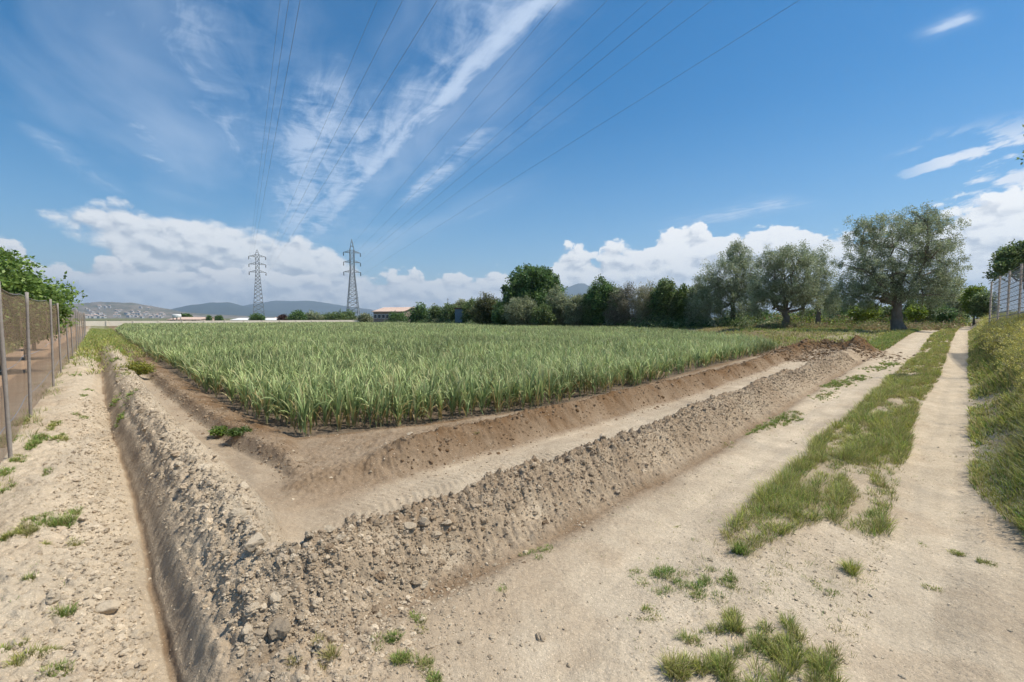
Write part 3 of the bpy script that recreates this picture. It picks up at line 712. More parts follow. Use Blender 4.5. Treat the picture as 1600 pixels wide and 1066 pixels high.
GREENS = dict(fresh=((00.125, 00.211, 00.041), (00.308, 00.420, 00.099)), dry=((00.280, 00.252, 00.099), (00.560, 00.476, 00.211)), olive=((00.155, 00.183, 00.049), (00.379, 00.379, 00.112)), lush=((00.084, 00.168, 00.035), (00.211, 00.336, 00.069)), yellow=((00.224, 00.265, 00.056), (00.588, 00.588, 00.125)))
def turf(x, y, hgt, per, wid, mix, S=3, spread=.03, z=None, dead=.12, bendk=1.0):
    """tufts of grass blades at x, y; hgt scalar or array per tuft"""
    n = len(x); z = gz(x, y, True) if z is None else z
    N = n*per; P = np.repeat(np.stack([x, y, z-.005], 1), per, 0); sp = np.repeat(np.broadcast_to(spread, (n,)), per)
    a = u_(N, 0, 2*pi); r = sp*np.sqrt(rng.random(N)); P[:, 0] += r*np.cos(a); P[:, 1] += r*np.sin(a)
    L = np.repeat(np.broadcast_to(hgt, (n,)), per)*u_(N, .5, 1.25)
    names = list(mix); pw = np.array([mix[k] for k in names], float); pw /= pw.sum()
    pick = np.repeat(rng.choice(len(names), n, p=pw), per)
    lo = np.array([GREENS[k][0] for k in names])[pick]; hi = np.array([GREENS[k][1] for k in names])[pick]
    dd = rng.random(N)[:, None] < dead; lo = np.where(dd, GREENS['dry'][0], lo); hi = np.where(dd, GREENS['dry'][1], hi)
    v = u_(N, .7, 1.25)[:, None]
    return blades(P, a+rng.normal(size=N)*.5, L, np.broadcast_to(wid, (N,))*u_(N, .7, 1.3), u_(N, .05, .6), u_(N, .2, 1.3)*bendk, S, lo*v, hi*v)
def heads(x, y, z, h, n, c, size):
    """seed heads / flowers on thin stalks"""
    m = len(x); P = np.stack([x, y, z], 1); a = u_(m, 0, 6.3)
    st = blades(P, a, h, np.full(m, size*.16), u_(m, 0, .2), u_(m, 0, .4), 2, np.tile([.2, .2, .07], (m, 1)), np.tile([.3, .28, .1], (m, 1)))
    tip = st[0].reshape(m, -1, 3)[:, -1]
    N = m*n; T = np.repeat(tip, n, 0)+rng.normal(size=(N, 3))*size*.9
    hd = blades(T, u_(N, 0, 6.3), np.full(N, size*1.4), np.full(N, size), u_(N, 0, 1.5), u_(N, 0, .5), 1, np.repeat(c, n, 0)*u_(N, .8, 1.1)[:, None], np.repeat(c, n, 0))
    return st, hd
def build_grass():
    S = Stack()
    # centre strip of the track, denser in the middle, broken edges
    x, y = polypts(STRIP, 1100); d = np.hypot(x, y); sq, tq = x*Rd[0]+y*Rd[1], x*Rr[0]+y*Rr[1]; q = fbm(sq*.9, tq*4.5, 4, 400, .6)+.25*fbm(sq*4, tq*9, 2, 401)
    keep = (rng.random(len(x)) < np.clip(6/d, .18, 1)*np.clip(.80+2.0*q, .04, 1)*np.clip(d*.3-.1, .3, 1)); x, y, d, q, sq, tq = x[keep], y[keep], d[keep], q[keep], sq[keep], tq[keep]
    for lo, hi, per, w, sg in ((0, 7, 11, .0036, 3), (7, 14, 9, .007, 2), (14, 30, 9, .013, 2), (30, 80, 8, .03, 2)):
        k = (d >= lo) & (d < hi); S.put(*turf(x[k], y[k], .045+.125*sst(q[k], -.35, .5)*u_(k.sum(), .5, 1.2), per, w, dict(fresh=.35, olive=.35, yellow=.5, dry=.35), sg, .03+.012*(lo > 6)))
    k = (fbm(sq*.8+9, tq*3, 3, 402) > .1) & (rng.random(len(x)) < .5); S.put(*turf(x[k], y[k], u_(k.sum(), .03, .13), 8, .0045*np.repeat(np.maximum(1, d[k]/7), 8), dict(dry=.8, yellow=.5), 2, .04, dead=.5))
    k = (rng.random(len(x)) < .22) & (q > -.1); hz_ = gz(x[k], y[k]); dk = d[k]
    for lo, hi in ((0, 6), (6, 12), (12, 30)):
        j = (dk >= lo) & (dk < hi); a_, b_ = heads(x[k][j], y[k][j], hz_[j], u_(j.sum(), .10, .20), 2, np.tile([.42, .36, .19], (j.sum(), 1)), .004*max(1, (lo+3)/6)); S.put(*a_); S.put(*b_)
    # patches given by photo positions: (u, v, radius m, n tufts, height, mix)
    mg = dict(fresh=.6, olive=.25, lush=.1, dry=.08); my = dict(olive=.6, fresh=.3, yellow=.2, dry=.15)
    P = [(1040, 895, .17, 90, .05, mg), (1100, 905, .16, 80, .05, mg), (1005, 950, .06, 14, .035, my), (1030, 962, .06, 10, .035, my), (1000, 885, .08, 20, .03, mg), (1140, 900, .06, 22, .05, mg),
         (1150, 975, .12, 60, .08, my), (1230, 985, .16, 50, .085, my), (1170, 1030, .18, 85, .11, my), (1250, 1030, .16, 70, .10, my), (1080, 1035, .06, 40, .10, my), (1200, 1055, .16, 60, .11, my), (1130, 1050, .08, 50, .1, my), (1290, 1040, .08, 50, .1, my), (1070, 995, .05, 14, .06, my), (1290, 1010, .06, 20, .09, my),
         (1330, 885, .07, 26, .10, dict(yellow=.5, fresh=.4, dry=.2)), (1290, 920, .12, 18, .03, my), (1210, 930, .12, 16, .03, my), (1250, 900, .2, 16, .03, my), (1100, 1060, .3, 40, .06, my), (1300, 1060, .1, 30, .07, my),
         (640, 1030, .09, 55, .05, mg), (620, 1000, .05, 22, .045, mg), (660, 1050, .08, 40, .05, mg), (655, 965, .06, 22, .04, mg), (595, 1010, .03, 12, .04, mg), (515, 1045, .05, 26, .06, dict(dry=.5, olive=.5)), (470, 1030, .1, 26, .05, dict(dry=1)),
         (835, 860, .10, 26, .035, mg), (860, 850, .08, 16, .03, mg), (783, 914, .025, 10, .03, mg), (655, 975, .05, 10, .03, my),
         (1230, 648, .30, 120, .07, mg), (1200, 660, .22, 70, .06, mg), (1180, 668, .15, 30, .05, mg), (1310, 598, .45, 140, .09, mg), (1285, 615, .35, 60, .06, mg), (1340, 588, .4, 70, .09, mg), (1140, 690, .12, 14, .04, my), (1370, 575, .5, 60, .09, mg), (1390, 567, .6, 60, .1, mg),
         (1490, 852, .03, 12, .03, my), (1500, 857, .03, 14, .03, my), (1535, 872, .03, 14, .03, my), (1550, 878, .02, 10, .03, my), (1450, 905, .02, 8, .02, my), (1465, 908, .02, 8, .02, my), (1060, 812, .015, 6, .02, my), (1085, 838, .02, 5, .02, my), (1110, 806, .03, 6, .02, my),
         (1440, 840, .05, 10, .02, my), (1380, 700, .2, 30, .08, my), (740, 690, .1, 4, .05, my),
         (205, 640, .18, 40, .06, mg), (190, 655, .12, 30, .06, mg), (180, 628, .2, 30, .07, mg), (195, 600, .25, 40, .08, my), (175, 575, .3, 40, .08, mg), (120, 590, .2, 24, .06, mg), (130, 620, .1, 16, .05, mg), (120, 650, .1, 16, .05, mg), (110, 560, .3, 50, .08, mg),
         (35, 660, .15, 40, .10, mg), (60, 690, .15, 44, .09, mg), (95, 690, .12, 44, .08, my), (30, 720, .10, 28, .08, mg), (10, 740, .08, 24, .07, mg), (10, 770, .06, 20, .05, mg), (75, 745, .05, 18, .04, mg), (5, 690, .2, 60, .10, mg), (60, 825, .12, 60, .05, mg), (110, 800, .08, 40, .06, mg), (130, 655, .1, 24, .06, mg), (85, 670, .12, 40, .07, my), (50, 700, .1, 40, .08, mg), (20, 850, .06, 30, .06, my), (80, 1020, .06, 24, .04, my), (20, 1020, .05, 24, .05, my), (140, 610, .15, 24, .06, mg), (70, 860, .03, 12, .04, my), (150, 540, .4, 60, .08, my)]
    for (u, v, r, n, h, mx) in P:
        px, py = at(u, v, .03); a = u_(n, 0, 2*pi); rr = r*np.sqrt(rng.random(n)); kc = max(3, n//(8 if v > 960 else 4)) if py < 4.5 else n; pk = rng.integers(0, kc, n); a = a[pk]+.25*rng.normal(size=n)*(D_ if False else 1)*.4; rr = rr[pk]+r*(.075 if v > 960 else .16)*rng.normal(size=n)
        D = math.hypot(px, py); E = Rd if u > 700 else Ld; Q = Rr if u > 700 else Lr; el_ = 2.2 if D > 6 else 1.25; da, db_ = rr*np.cos(a)*el_, rr*np.sin(a)*(.55 if D > 6 else .8)
        db_ = db_+.3*rr*fbm(da*6+u, da*0, 2, 7); S.put(*turf(px+E[0]*da+Q[0]*db_, py+E[1]*da+Q[1]*db_, h*(1-.5*rr/r), 14, .0028*max(1, D/4), mx, 3, .025))
    n = 3200; x = u_(n, -4.5, 7); y = 1.7+8*rng.random(n)**1.4; L_ = u_(n, .012, .05); cc = np.array([.45, .38, .24])*u_(n, .5, 1.2)[:, None]
    S.put(*blades(np.stack([x, y, gz(x, y)+.003], 1), u_(n, 0, 6.3), L_, np.full(n, .0022), u_(n, 1.45, 1.62), u_(n, -.1, .1), 1, cc, cc))
    gx, gy = polypts([at(1120, 850), at(1400, 830), at(1350, 1000), at(1300, 1066), at(980, 1066), at(980, 950)], 420); k = rng.random(len(gx)) < np.clip(.3+1.5*fbm(gx*3, gy*3, 3, 411), 0, 1)
    S.put(*turf(gx[k], gy[k], u_(k.sum(), .012, .05), 6, .0026, dict(dry=.5, olive=.5, fresh=.3), 2, .025, dead=.4))
    n = 420; q_ = u_(n, 4, 40); p = Lp(q_[:, None], (-.86+.10*rng.normal(size=n))[:, None]); k = fbm(q_*1.3, q_*0, 3, 413) > -.15; p = p[k]; S.put(*turf(p[:, 0], p[:, 1], u_(k.sum(), .05, .16), 9, .006, my, 2, .05))
    # sparse low sprigs over bare ground
    n = 1500; x = u_(n, -4.5, 6); y = u_(n, 1.8, 9); q = fbm(x*1.5, y*1.5, 3, 410)
    _, r, m, s, t, w = ground(x, y, False); k = (((w > .5) & (t > -2.0) & (t < .2) & (q > .12)) | ((w < .5) & (x*Lr[0]+y*Lr[1] < -.2) & (q > -.1)))
    S.put(*turf(x[k], y[k], .022, 7, .0026, mg, 2, .02))
    V, Fc, C = S.arr(); o = obj('grass', V, Fc, M['blade'], col=C); tag(o, 'low green and straw grass along the track and banks', 'grass', kind='stuff')
    # tall grass of the right-hand verge
    S = Stack()
    n = 38000; s = 4.2+46*rng.random(n)**1.8; t = .12+4.2*rng.random(n)**1.3+.35*(1-sst(s, 4.2, 6.5)); p = Rp(s[:, None], t[:, None]); x, y = p.T; d = np.hypot(x, y); t0 = t; q = fbm(s*.7, t*2.0, 4, 420, .6); t = t+.12*fbm(s*1.2, s*0, 3, 421)
    k = (rng.random(n) < .8+.9*q+.2) & ~((t > 3) & (d < 6)); x, y, d, q, t, s = x[k], y[k], d[k], q[k], t[k], s[k]; hh = (.10+.40*sst(t, .1, 1.2))*(.75+1.1*q).clip(.25, 1.6)*u_(len(x), .5, 1.3)*I(s, [4, 7], [.6, 1])
    for lo, hi, per, w, sg in ((0, 8, 9, .006, 4), (8, 16, 7, .011, 3), (16, 80, 6, .025, 2)):
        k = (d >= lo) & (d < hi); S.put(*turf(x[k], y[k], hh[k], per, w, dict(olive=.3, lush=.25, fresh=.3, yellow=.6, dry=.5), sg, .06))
    V, Fc, C = S.arr(); o = obj('verge_grass', V, Fc, M['blade'], col=C); tag(o, 'knee-high rank grass on the bank at the right of the track', 'grass', kind='stuff')
    # flowering weeds on the bank
    S = Stack(); n = 11000; s = 5+30*rng.random(n)**1.3; t = .5+3.2*rng.random(n); p = Rp(s[:, None], t[:, None]); x, y = p.T; z = gz(x, y, False); h = u_(n, .4, .85)
    d = np.hypot(x, y); c = np.where(rng.random((n, 1)) < .8, np.array([[.60, .54, .14]]), np.array([[.48, .42, .22]])); sz = .010*np.maximum(1, d/9)
    st, hd = None, None
    for lo, hi in ((0, 9), (9, 18), (18, 60)):
        k = (d >= lo) & (d < hi); st, hd = heads(x[k], y[k], z[k], h[k], 9, c[k], .015*max(1, (lo+3)/7)); S.put(*st); S.put(*hd)
    n = 1500; s = 5+3.5*rng.random(n); t = .15+.5*rng.random(n); p = Rp(s[:, None], t[:, None]); st, hd = heads(p[:, 0], p[:, 1], gz(p[:, 0], p[:, 1], False), u_(n, .08, .2), 3, np.tile([.6, .6, .5], (n, 1)), .005); S.put(*st); S.put(*hd)
    V, Fc, C = S.arr(); o = obj('flowering_weeds', V, Fc, M['flower'], col=C); tag(o, 'yellow flowering weeds covering the top of the right bank', 'weeds', kind='stuff')
    # meadow under and beyond the olives
    S = Stack(); n = 42000; x = u_(n, 8, 75); y = u_(n, 20, 75); s = x*Rd[0]+y*Rd[1]; t = x*Rr[0]+y*Rr[1]; q = fbm(x*.5, y*.5, 3, 430)
    k = (t < -2.75-.4*q) & (x-edge_x(y) > 1.2+q) & (s > 25.5) & (rng.random(n) < .75+q) & (np.abs(x/y) < 1.2); x, y, q = x[k], y[k], q[k]
    hot = fbm(x*.22+4, y*.22, 2, 440) > .12
    for sel, mx in ((~hot, dict(fresh=.5, yellow=.8, olive=.3, dry=.25)), (hot, dict(dry=.8, olive=.3, yellow=.2))):
        S.put(*turf(x[sel], y[sel], .22*(1+.7*q[sel]), 6, .03, mx, 2, .14))
    n = 6000; x = u_(n, 16, 45); y = x-u_(n, -3.5, 0)*-1.0*1.414+0; y = x+u_(n, 3.9, 5.2); k = (x*Rd[0]+y*Rd[1] > 27); S.put(*turf(x[k], y[k], .16, 6, .025, mg, 2, .1))
    V, Fc, C = S.arr(); o = obj('meadow_grass', V, Fc, M['blade'], col=C); tag(o, 'rough green and straw meadow under the olive trees', 'grass', kind='stuff')
    # grass at the far end of the left bank, and behind the fence
    S = Stack(); n = 5200; s = 17+70*rng.random(n)**1.2; t = u_(n, -.7, 1.45); q = fbm(s*.6, t*2, 3, 450); k = rng.random(n) < sst(s+6*q, 17, 34); p = Lp(s[k, None], t[k, None]); d = np.hypot(*p.T)
    S.put(*turf(p[:, 0], p[:, 1], .18, 7, .02, dict(fresh=.4, yellow=.35, olive=.3, dry=.1), 2, .12))
    n = 3500; s = 5+40*rng.random(n); t = -u_(n, 3.0, 7.5); p = Lp(s[:, None], t[:, None]); S.put(*turf(p[:, 0], p[:, 1], .15, 7, .018, my, 2, .1))
    V, Fc, C = S.arr(); o = obj('left_grass', V, Fc, M['blade'], col=C); o.name = 'rough_grass'; tag(o, 'rough grass at the far end of the left ditch and behind the netting', 'grass', kind='stuff')
build_grass()
# single tufts that stand apart on the bare soil
TUFTS = [(100, 818, .075, 34, .085, 'thick green grass tuft between fence and ditch, tallest of the left verge'), (42, 842, .07, 30, .06, 'wide yellowish grass tuft at the left edge, below the thick green tuft'),
         (118, 850, .035, 12, .04, 'short grass tuft just right of the wide yellowish tuft on the left verge'), (46, 911, .02, 9, .04, 'tiny lone grass tuft on pale soil at the left edge, above the spiky one'),
         (100, 957, .035, 15, .06, 'spiky green grass tuft on pale soil left of the big flat stone'), (92, 1050, .045, 20, .045, 'dark green grass tuft at the bottom left near the picture edge'),
         (38, 1035, .045, 16, .045, 'faded grass tuft in the bottom left corner'), (1158, 862, .05, 26, .085, 'bright green grass tuft at the near tip of the central strip'),
         (1055, 1040, .045, 26, .085, 'upright yellow-green grass tuft at the bottom, left end of the near patch')]
for (u, v, r, n, h, lab) in TUFTS:
    px, py = at(u, v, .04); a = u_(n, 0, 6.3); rr = r*np.sqrt(rng.random(n)); x, y = px+rr*np.cos(a), py+rr*np.sin(a)
    V, Fc, C = turf(x, y, h, 14, .0030, dict(fresh=.7, olive=.3, dry=.08) if 'yellow' not in lab and 'faded' not in lab else dict(olive=.6, yellow=.25, dry=.3), 4, .02); z0 = g1(px, py)
    o = obj('grass_tuft', V-np.array([px, py, z0]), Fc, M['blade'], col=C, loc=(px, py, z0)); tag(o, lab, 'grass tuft', 'grass tufts standing apart on the bare soil')
def bush(u, v, z, r, h, n, cols, label, cat='weed', name='leafy_weed', leaf=.02):
    px, py = at(u, v, z); z0 = g1(px, py)
    a = rng.normal(size=(n, 3)); a /= np.linalg.norm(a, axis=1)[:, None]; rad = rng.random(n)**.45
    P = a*rad[:, None]*np.array([r, r, h*.6])+np.array([0, 0, h*.45]); P[:, 2] = np.abs(P[:, 2])
    P *= (1+.3*fbm(a[:, 0]*3+u, a[:, 1]*3, 2, 5))[:, None]
    c = np.array(cols)[rng.integers(0, len(cols), n)]*u_(n, .7, 1.2)[:, None]
    V, Fc, C = blades(P, u_(n, 0, 6.3), u_(n, .7, 1.4)*leaf*1.6, np.full(n, leaf), u_(n, .3, 1.6), u_(n, 0, 1), 2, c*.8, c)
    k = 40; Q = np.zeros((k, 3)); Q[:, :2] = rng.normal(size=(k, 2))*r*.15
    st = blades(Q, u_(k, 0, 6.3), np.full(k, h*1.0), np.full(k, .006), u_(k, 0, .6), u_(k, 0, .5), 3, np.tile([.16, .16, .06], (k, 1)), np.tile([.2, .22, .07], (k, 1)))
    S = Stack(); S.put(V, Fc, C); S.put(*st); V, Fc, C = S.arr()
    return tag(obj(name, V, Fc, M['leaf'], col=C, loc=(px, py, z0)), label, cat)
bush(215, 580, .2, .42, .34, 2600, [(.33, .34, .05), (.24, .28, .05), (.42, .38, .08)], 'yellow-green weed bush growing on the left bank', leaf=.03)
bush(345, 665, .1, .16, .10, 900, [(.20, .28, .04), (.13, .2, .04)], 'low bright green weed on the small ridge beside the garlic', leaf=.02)
bush(372, 675, .1, .17, .09, 900, [(.13, .19, .04), (.10, .16, .03)], 'low darker green weed right beside the bright one, at the garlic edge', leaf=.018)

# ------------------------------------------------------------------ trees
def crown_leaves(blobs, nleaf, leaf, cols, clump, up=.0, shape=1.0, hang=0.0):
    """blobs: (cx,cy,cz,rx,ry,rz); returns leaf quads and clump centres"""
    vol = np.array([b[3]*b[4]*b[5] for b in blobs])**.75; vol /= vol.sum(); nc = max(10, int(nleaf/clump[1]))
    pick = rng.choice(len(blobs), nc, p=vol); B = np.array(blobs)[pick]
    a = rng.normal(size=(nc, 3)); a /= np.linalg.norm(a, axis=1)[:, None]; rad = .35+.65*rng.random(nc)**.6
    rad *= 1+.16*fbm(a[:, 0]*2.5+a[:, 2]+pick, a[:, 1]*2.5-a[:, 2], 2, int(rng.integers(999)))*2
    Cc = B[:, :3]+a*rad[:, None]*B[:, 3:]
    cr = clump[0]*u_(nc, .55, 1.35); ci = rng.integers(0, nc, nleaf)
    o = rng.normal(size=(nleaf, 3)); o /= np.linalg.norm(o, axis=1)[:, None]; o *= (rng.random(nleaf)**.5)[:, None]
    st = np.array([1, 1, shape]); P = Cc[ci]+o*cr[ci][:, None]*st
    d = rng.normal(size=(nleaf, 3)); d += (P-B[ci][:, :3])/np.maximum(B[ci][:, 3:], .1)*.6; d[:, 2] += up-hang; d /= np.linalg.norm(d, axis=1)[:, None]
    e = np.cross(d, rng.normal(size=(nleaf, 3))); e /= np.linalg.norm(e, axis=1)[:, None]+1e-9
    l = leaf[0]*u_(nleaf, .6, 1.3)[:, None]; w = leaf[1]*u_(nleaf, .7, 1.3)[:, None]*.5
    V = np.stack([P, P+d*l*.45+e*w, P+d*l, P+d*l*.45-e*w], 1).reshape(-1, 3)
    Fc = np.arange(nleaf*4).reshape(-1, 4)
    cl = u_(nc, .72, 1.25)[ci]; c = np.array(cols)[(rng.integers(0, len(cols), nleaf))]*(cl*u_(nleaf, .75, 1.25))[:, None]
    return V, Fc, np.repeat(c, 4, 0), Cc
def wob(a, b, n, amp):
    t = np.linspace(0, 1, n)[:, None]; p = np.array(a)*(1-t)+np.array(b)*t; p[1:-1] += rng.normal(size=(n-2, 3))*amp; return p
def tree(name, label, cat, depth, bu, vb, blobs, nleaf, leaf, cols, clump, trunk=.2, lean=None, group=None, hang=0, up=0, shape=1.0, limbs=6, fork=.35, zbase=None, twigs=60, bx=None):
    x0 = (bu-800)/F*depth if bx is None else bx; y0 = depth; z0 = g1(x0, y0) if zbase is None else zbase
    root = empty(name, (x0, y0, z0)); tag(root, label, cat, group)
    W = []
    for (u, v, ru, rv) in blobs:
        cx = (u-800)/F*depth-x0; cz = upz(v, depth)-z0; rx = ru/F*depth; rz = rv/F*depth
        W.append((cx, rng.normal()*rx*.15, cz, rx, (rx+rz)/2*.95, rz))
    V, Fc, C, Cc = crown_leaves(W, nleaf, leaf, cols, clump, up, shape, hang)
    V[:, 2] = np.maximum(V[:, 2], .02)
    obj('crown', V, Fc, M['leaf'], root, col=C)
    # trunk, limbs, twigs
    mb = MB(); zt = min(b[2]-b[5]*.35 for b in W); top = np.mean([b[2] for b in W]); fz = max(.35, min(fork*top*2, zt+.3*(top-zt)))
    f0 = np.array([np.mean([b[0] for b in W])*.35, 0, fz]) if lean is None else np.array([lean, 0, fz])
    k = 8; t = np.linspace(0, 1, k); P = np.array([[0, 0, -.25]])*(1-t[:, None])+f0*t[:, None]; P[1:-1] += rng.normal(size=(k-2, 3))*trunk*.18*np.array([1, 1, 0])
    mb.tube(P, trunk*(1-.35*t+.8*np.exp(-t*7)), 10 if False else 8)
    ends = []
    for i in range(limbs):
        b = W[i % len(W)]; e = np.array(b[:3])+np.array(b[3:])*(rng.uniform(-.35, .35, 3)+np.array([0, 0, .15])); r0 = trunk*rng.uniform(.34, .5)
        Q = wob(f0-np.array([0, 0, .1]), e, 6, .07*np.linalg.norm(e-f0)); mb.tube(Q, np.linspace(r0, r0*.25, 6), 6); ends += [(q, r0*(1-.15*j)) for j, q in enumerate(Q[2:])]
    for i in rng.choice(len(Cc), min(twigs, len(Cc)), replace=False):
        c = Cc[i]; j = min(range(len(ends)), key=lambda q: np.linalg.norm(ends[q][0]-c)); r0 = min(ends[j][1]*.4, trunk*.16)
        mb.tube(wob(ends[j][0], c, 4, .05*np.linalg.norm(c-ends[j][0])), np.linspace(r0, r0*.25, 4), 4)
    mb.build('trunk', M['bark'], root, smooth=True)
    return root
OLV = [(00000.306, 00000.341, 00000.194), (00000.385, 00000.420, 00000.262), (00000.216, 00000.262, 00000.136), (00000.500, 00000.522, 00000.363), (00000.272, 00000.329, 00000.149)]
DRK = [(0000.114, 0000.194, 0000.068), (0000.162, 0000.265, 0000.081), (0000.092, 0000.162, 0000.057), (0000.218, 0000.321, 0000.102)]
MID = [(000.153, 000.222, 000.077), (000.205, 000.273, 000.094), (000.120, 000.171, 000.059), (000.273, 000.326, 000.136)]
GRY = [(0000.278, 0000.321, 0000.171), (0000.364, 0000.385, 0000.235), (0000.213, 0000.256, 0000.128), (0000.428, 0000.428, 0000.256)]
YEL = [(0.230, 0.299, 0.046), (0.310, 0.380, 0.057), (0.161, 0.230, 0.034)]
ORC = [(00.165, 00.255, 00.053), (00.240, 00.345, 00.075), (00.120, 00.195, 00.045), (00.300, 00.405, 00.105)]
tree('olive_tree', 'biggest olive tree, thick leaning trunk, beside the left wheel track', 'olive tree', 35, 1405, 518,
     [(1400, 395, 62, 55), (1350, 378, 34, 40), (1440, 375, 40, 42), (1462, 420, 30, 45), (1335, 430, 36, 38), (1385, 428, 66, 38), (1358, 460, 36, 22), (1448, 458, 36, 26), (1340, 472, 30, 20), (1395, 455, 50, 20), (1470, 440, 22, 26), (1420, 350, 40, 22), (1325, 462, 26, 24), (1455, 345, 18, 20), (1338, 352, 14, 16), (1478, 400, 14, 20)],
     80000, (.15, .045), OLV, (.34, 70), trunk=.42, lean=-.45, limbs=12, fork=.22, twigs=200, shape=1.3, hang=.3)
tree('olive_tree', 'medium olive tree with dark trunk standing between the two olives beside it', 'olive tree', 42, 1228, 515,
     [(1222, 425, 42, 34), (1205, 408, 22, 22), (1240, 405, 26, 20), (1195, 450, 28, 26), (1250, 450, 28, 28), (1218, 462, 44, 20), (1185, 472, 22, 20), (1262, 475, 20, 18)], 44000, (.17, .05), OLV, (.38, 60), trunk=.36, limbs=9, fork=.2, twigs=90, shape=1.3, hang=.3)
tree('olive_tree', 'slender upright olive crown rising behind the two right-hand olives', 'olive tree', 50, 1278, 512,
     [(1276, 420, 18, 34), (1285, 450, 24, 30), (1262, 455, 18, 24), (1290, 470, 20, 22)], 20000, (.18, .055), OLV, (.38, 60), trunk=.25, limbs=5, twigs=50, shape=1.5)
tree('olive_tree', 'broad olive tree with silvery crown at the right end of the hedge', 'olive tree', 50, 1146, 508,
     [(1125, 435, 34, 36), (1150, 402, 20, 20), (1165, 430, 24, 30), (1110, 455, 26, 32), (1140, 470, 46, 28), (1172, 460, 22, 28), (1105, 478, 24, 22), (1150, 395, 16, 14)], 50000, (.19, .055), OLV, (.45, 60), trunk=.34, limbs=8, twigs=80, shape=1.3, hang=.2)
HG = 'trees and bushes of the hedge beyond the garlic'
def hedge(label, depth, u, blobs, n, cols, leaf=(.22, .12), clump=(.45, 50), name='hedge_tree', cat='tree', **k):
    blobs = blobs+[(np.mean([b[0] for b in blobs])+dx, 500, max(b[2] for b in blobs)*.62, 9) for dx in (-7, 7)]; n = int(n*1.2)
    return tree(name, label, cat, depth, u, 505, blobs, n, leaf, cols, clump, group=HG, **k)
hedge('big round dark green tree, tallest of the hedge', 74, 836, [(832, 450, 40, 34), (850, 455, 32, 36), (815, 465, 28, 36), (835, 478, 48, 24), (836, 436, 26, 18)], 52000, DRK, (.32, .2), (.7, 60), trunk=.45, twigs=60, limbs=8)
hedge('rounded grey-green bush in front of the big dark tree', 68, 815, [(815, 482, 25, 20), (800, 490, 14, 14), (830, 490, 12, 14)], 12000, GRY, (.25, .1), (.5, 40), name='hedge_bush', cat='bush', trunk=.12)
hedge('tall yellowish-green bush left of the big dark tree', 78, 760, [(760, 478, 20, 18), (750, 488, 18, 16), (775, 486, 13, 18)], 14000, [(.17, .18, .07), (.22, .22, .09), (.1, .12, .05)], (.28, .12), (.6, 40), name='hedge_bush', cat='bush', trunk=.15)
hedge('dense grey-green bush right of the big dark tree', 68, 880, [(880, 482, 20, 20), (868, 470, 16, 20), (893, 488, 14, 16)], 14000, GRY, (.25, .11), (.55, 40), name='hedge_bush', cat='bush', trunk=.12)
hedge('low brownish thicket between the dense bush and the small dark tree', 66, 912, [(908, 482, 16, 20), (922, 488, 14, 16)], 9000, [(.13, .12, .07), (.10, .11, .05), (.17, .15, .1)], (.22, .08), (.5, 36), name='hedge_bush', cat='bush', trunk=.1)
hedge('small fresh dark green tree with pointed crown in mid hedge', 62, 944, [(942, 456, 17, 18), (938, 470, 16, 18), (950, 484, 18, 20)], 15000, DRK, (.26, .16), (.5, 50), trunk=.2)
hedge('grey thicket with bare twigs above it in the hedge', 60, 975, [(970, 476, 20, 26), (985, 486, 20, 20), (965, 492, 22, 14), (982, 458, 12, 14)], 12000, [(.23, .21, .15), (.17, .18, .11), (.30, .27, .2)], (.24, .06), (.5, 30), name='hedge_bush', cat='bush', trunk=.12, twigs=90, limbs=9)
hedge('tall pale cane thicket in the hedge', 58, 1010, [(1005, 474, 16, 28), (1022, 476, 14, 28), (1015, 492, 22, 16)], 15000, [(.36, .34, .20), (.26, .27, .14), (.44, .40, .26)], (.34, .045), (.5, 40), name='cane_thicket', cat='canes', trunk=.08, up=1.6, shape=1.8, twigs=60)
hedge('leafy green tree with lighter right half beside the silvery olive', 56, 1048, [(1040, 458, 14, 20), (1050, 478, 22, 24)], 13000, MID, (.24, .13), (.5, 45), trunk=.18)
hedge('light green bush tucked against the silvery olive', 54, 1072, [(1068, 468, 16, 20), (1078, 488, 20, 18)], 11000, [(.15, .21, .06), (.19, .25, .07), (.11, .16, .04)], (.22, .12), (.45, 45), name='hedge_bush', cat='bush', trunk=.14)
for (u, v, ru, rv, lab, col, dp) in ((900, 480, 14, 20, 'grey-green bush just left of the low brownish thicket', GRY, 64), (925, 474, 12, 20, 'mid-green bush between the low thicket and the small pointed tree', MID, 63),
                            (962, 470, 12, 22, 'olive-green bush immediately right of the small pointed tree', OLV, 61), (1030, 470, 14, 24, 'dark leafy bush left of the tree with lighter right half', DRK, 57), (1092, 470, 16, 26, 'silvery bush merging into the left side of the broad olive', OLV, 52),
                            (785, 486, 12, 16, 'dark green bush at the left foot of the big dark tree', DRK, 72), (848, 490, 14, 14, 'yellowish bush low in front of the big dark tree', MID, 66)):
    hedge(lab, dp, u, [(u, v, ru, rv), (u-ru*.4, v+rv*.4, ru*.8, rv*.7), (u+ru*.5, v+rv*.3, ru*.7, rv*.6)], 9000, col, (.25, .11), (.5, 36), name='hedge_bush', cat='bush', trunk=.12, twigs=30)
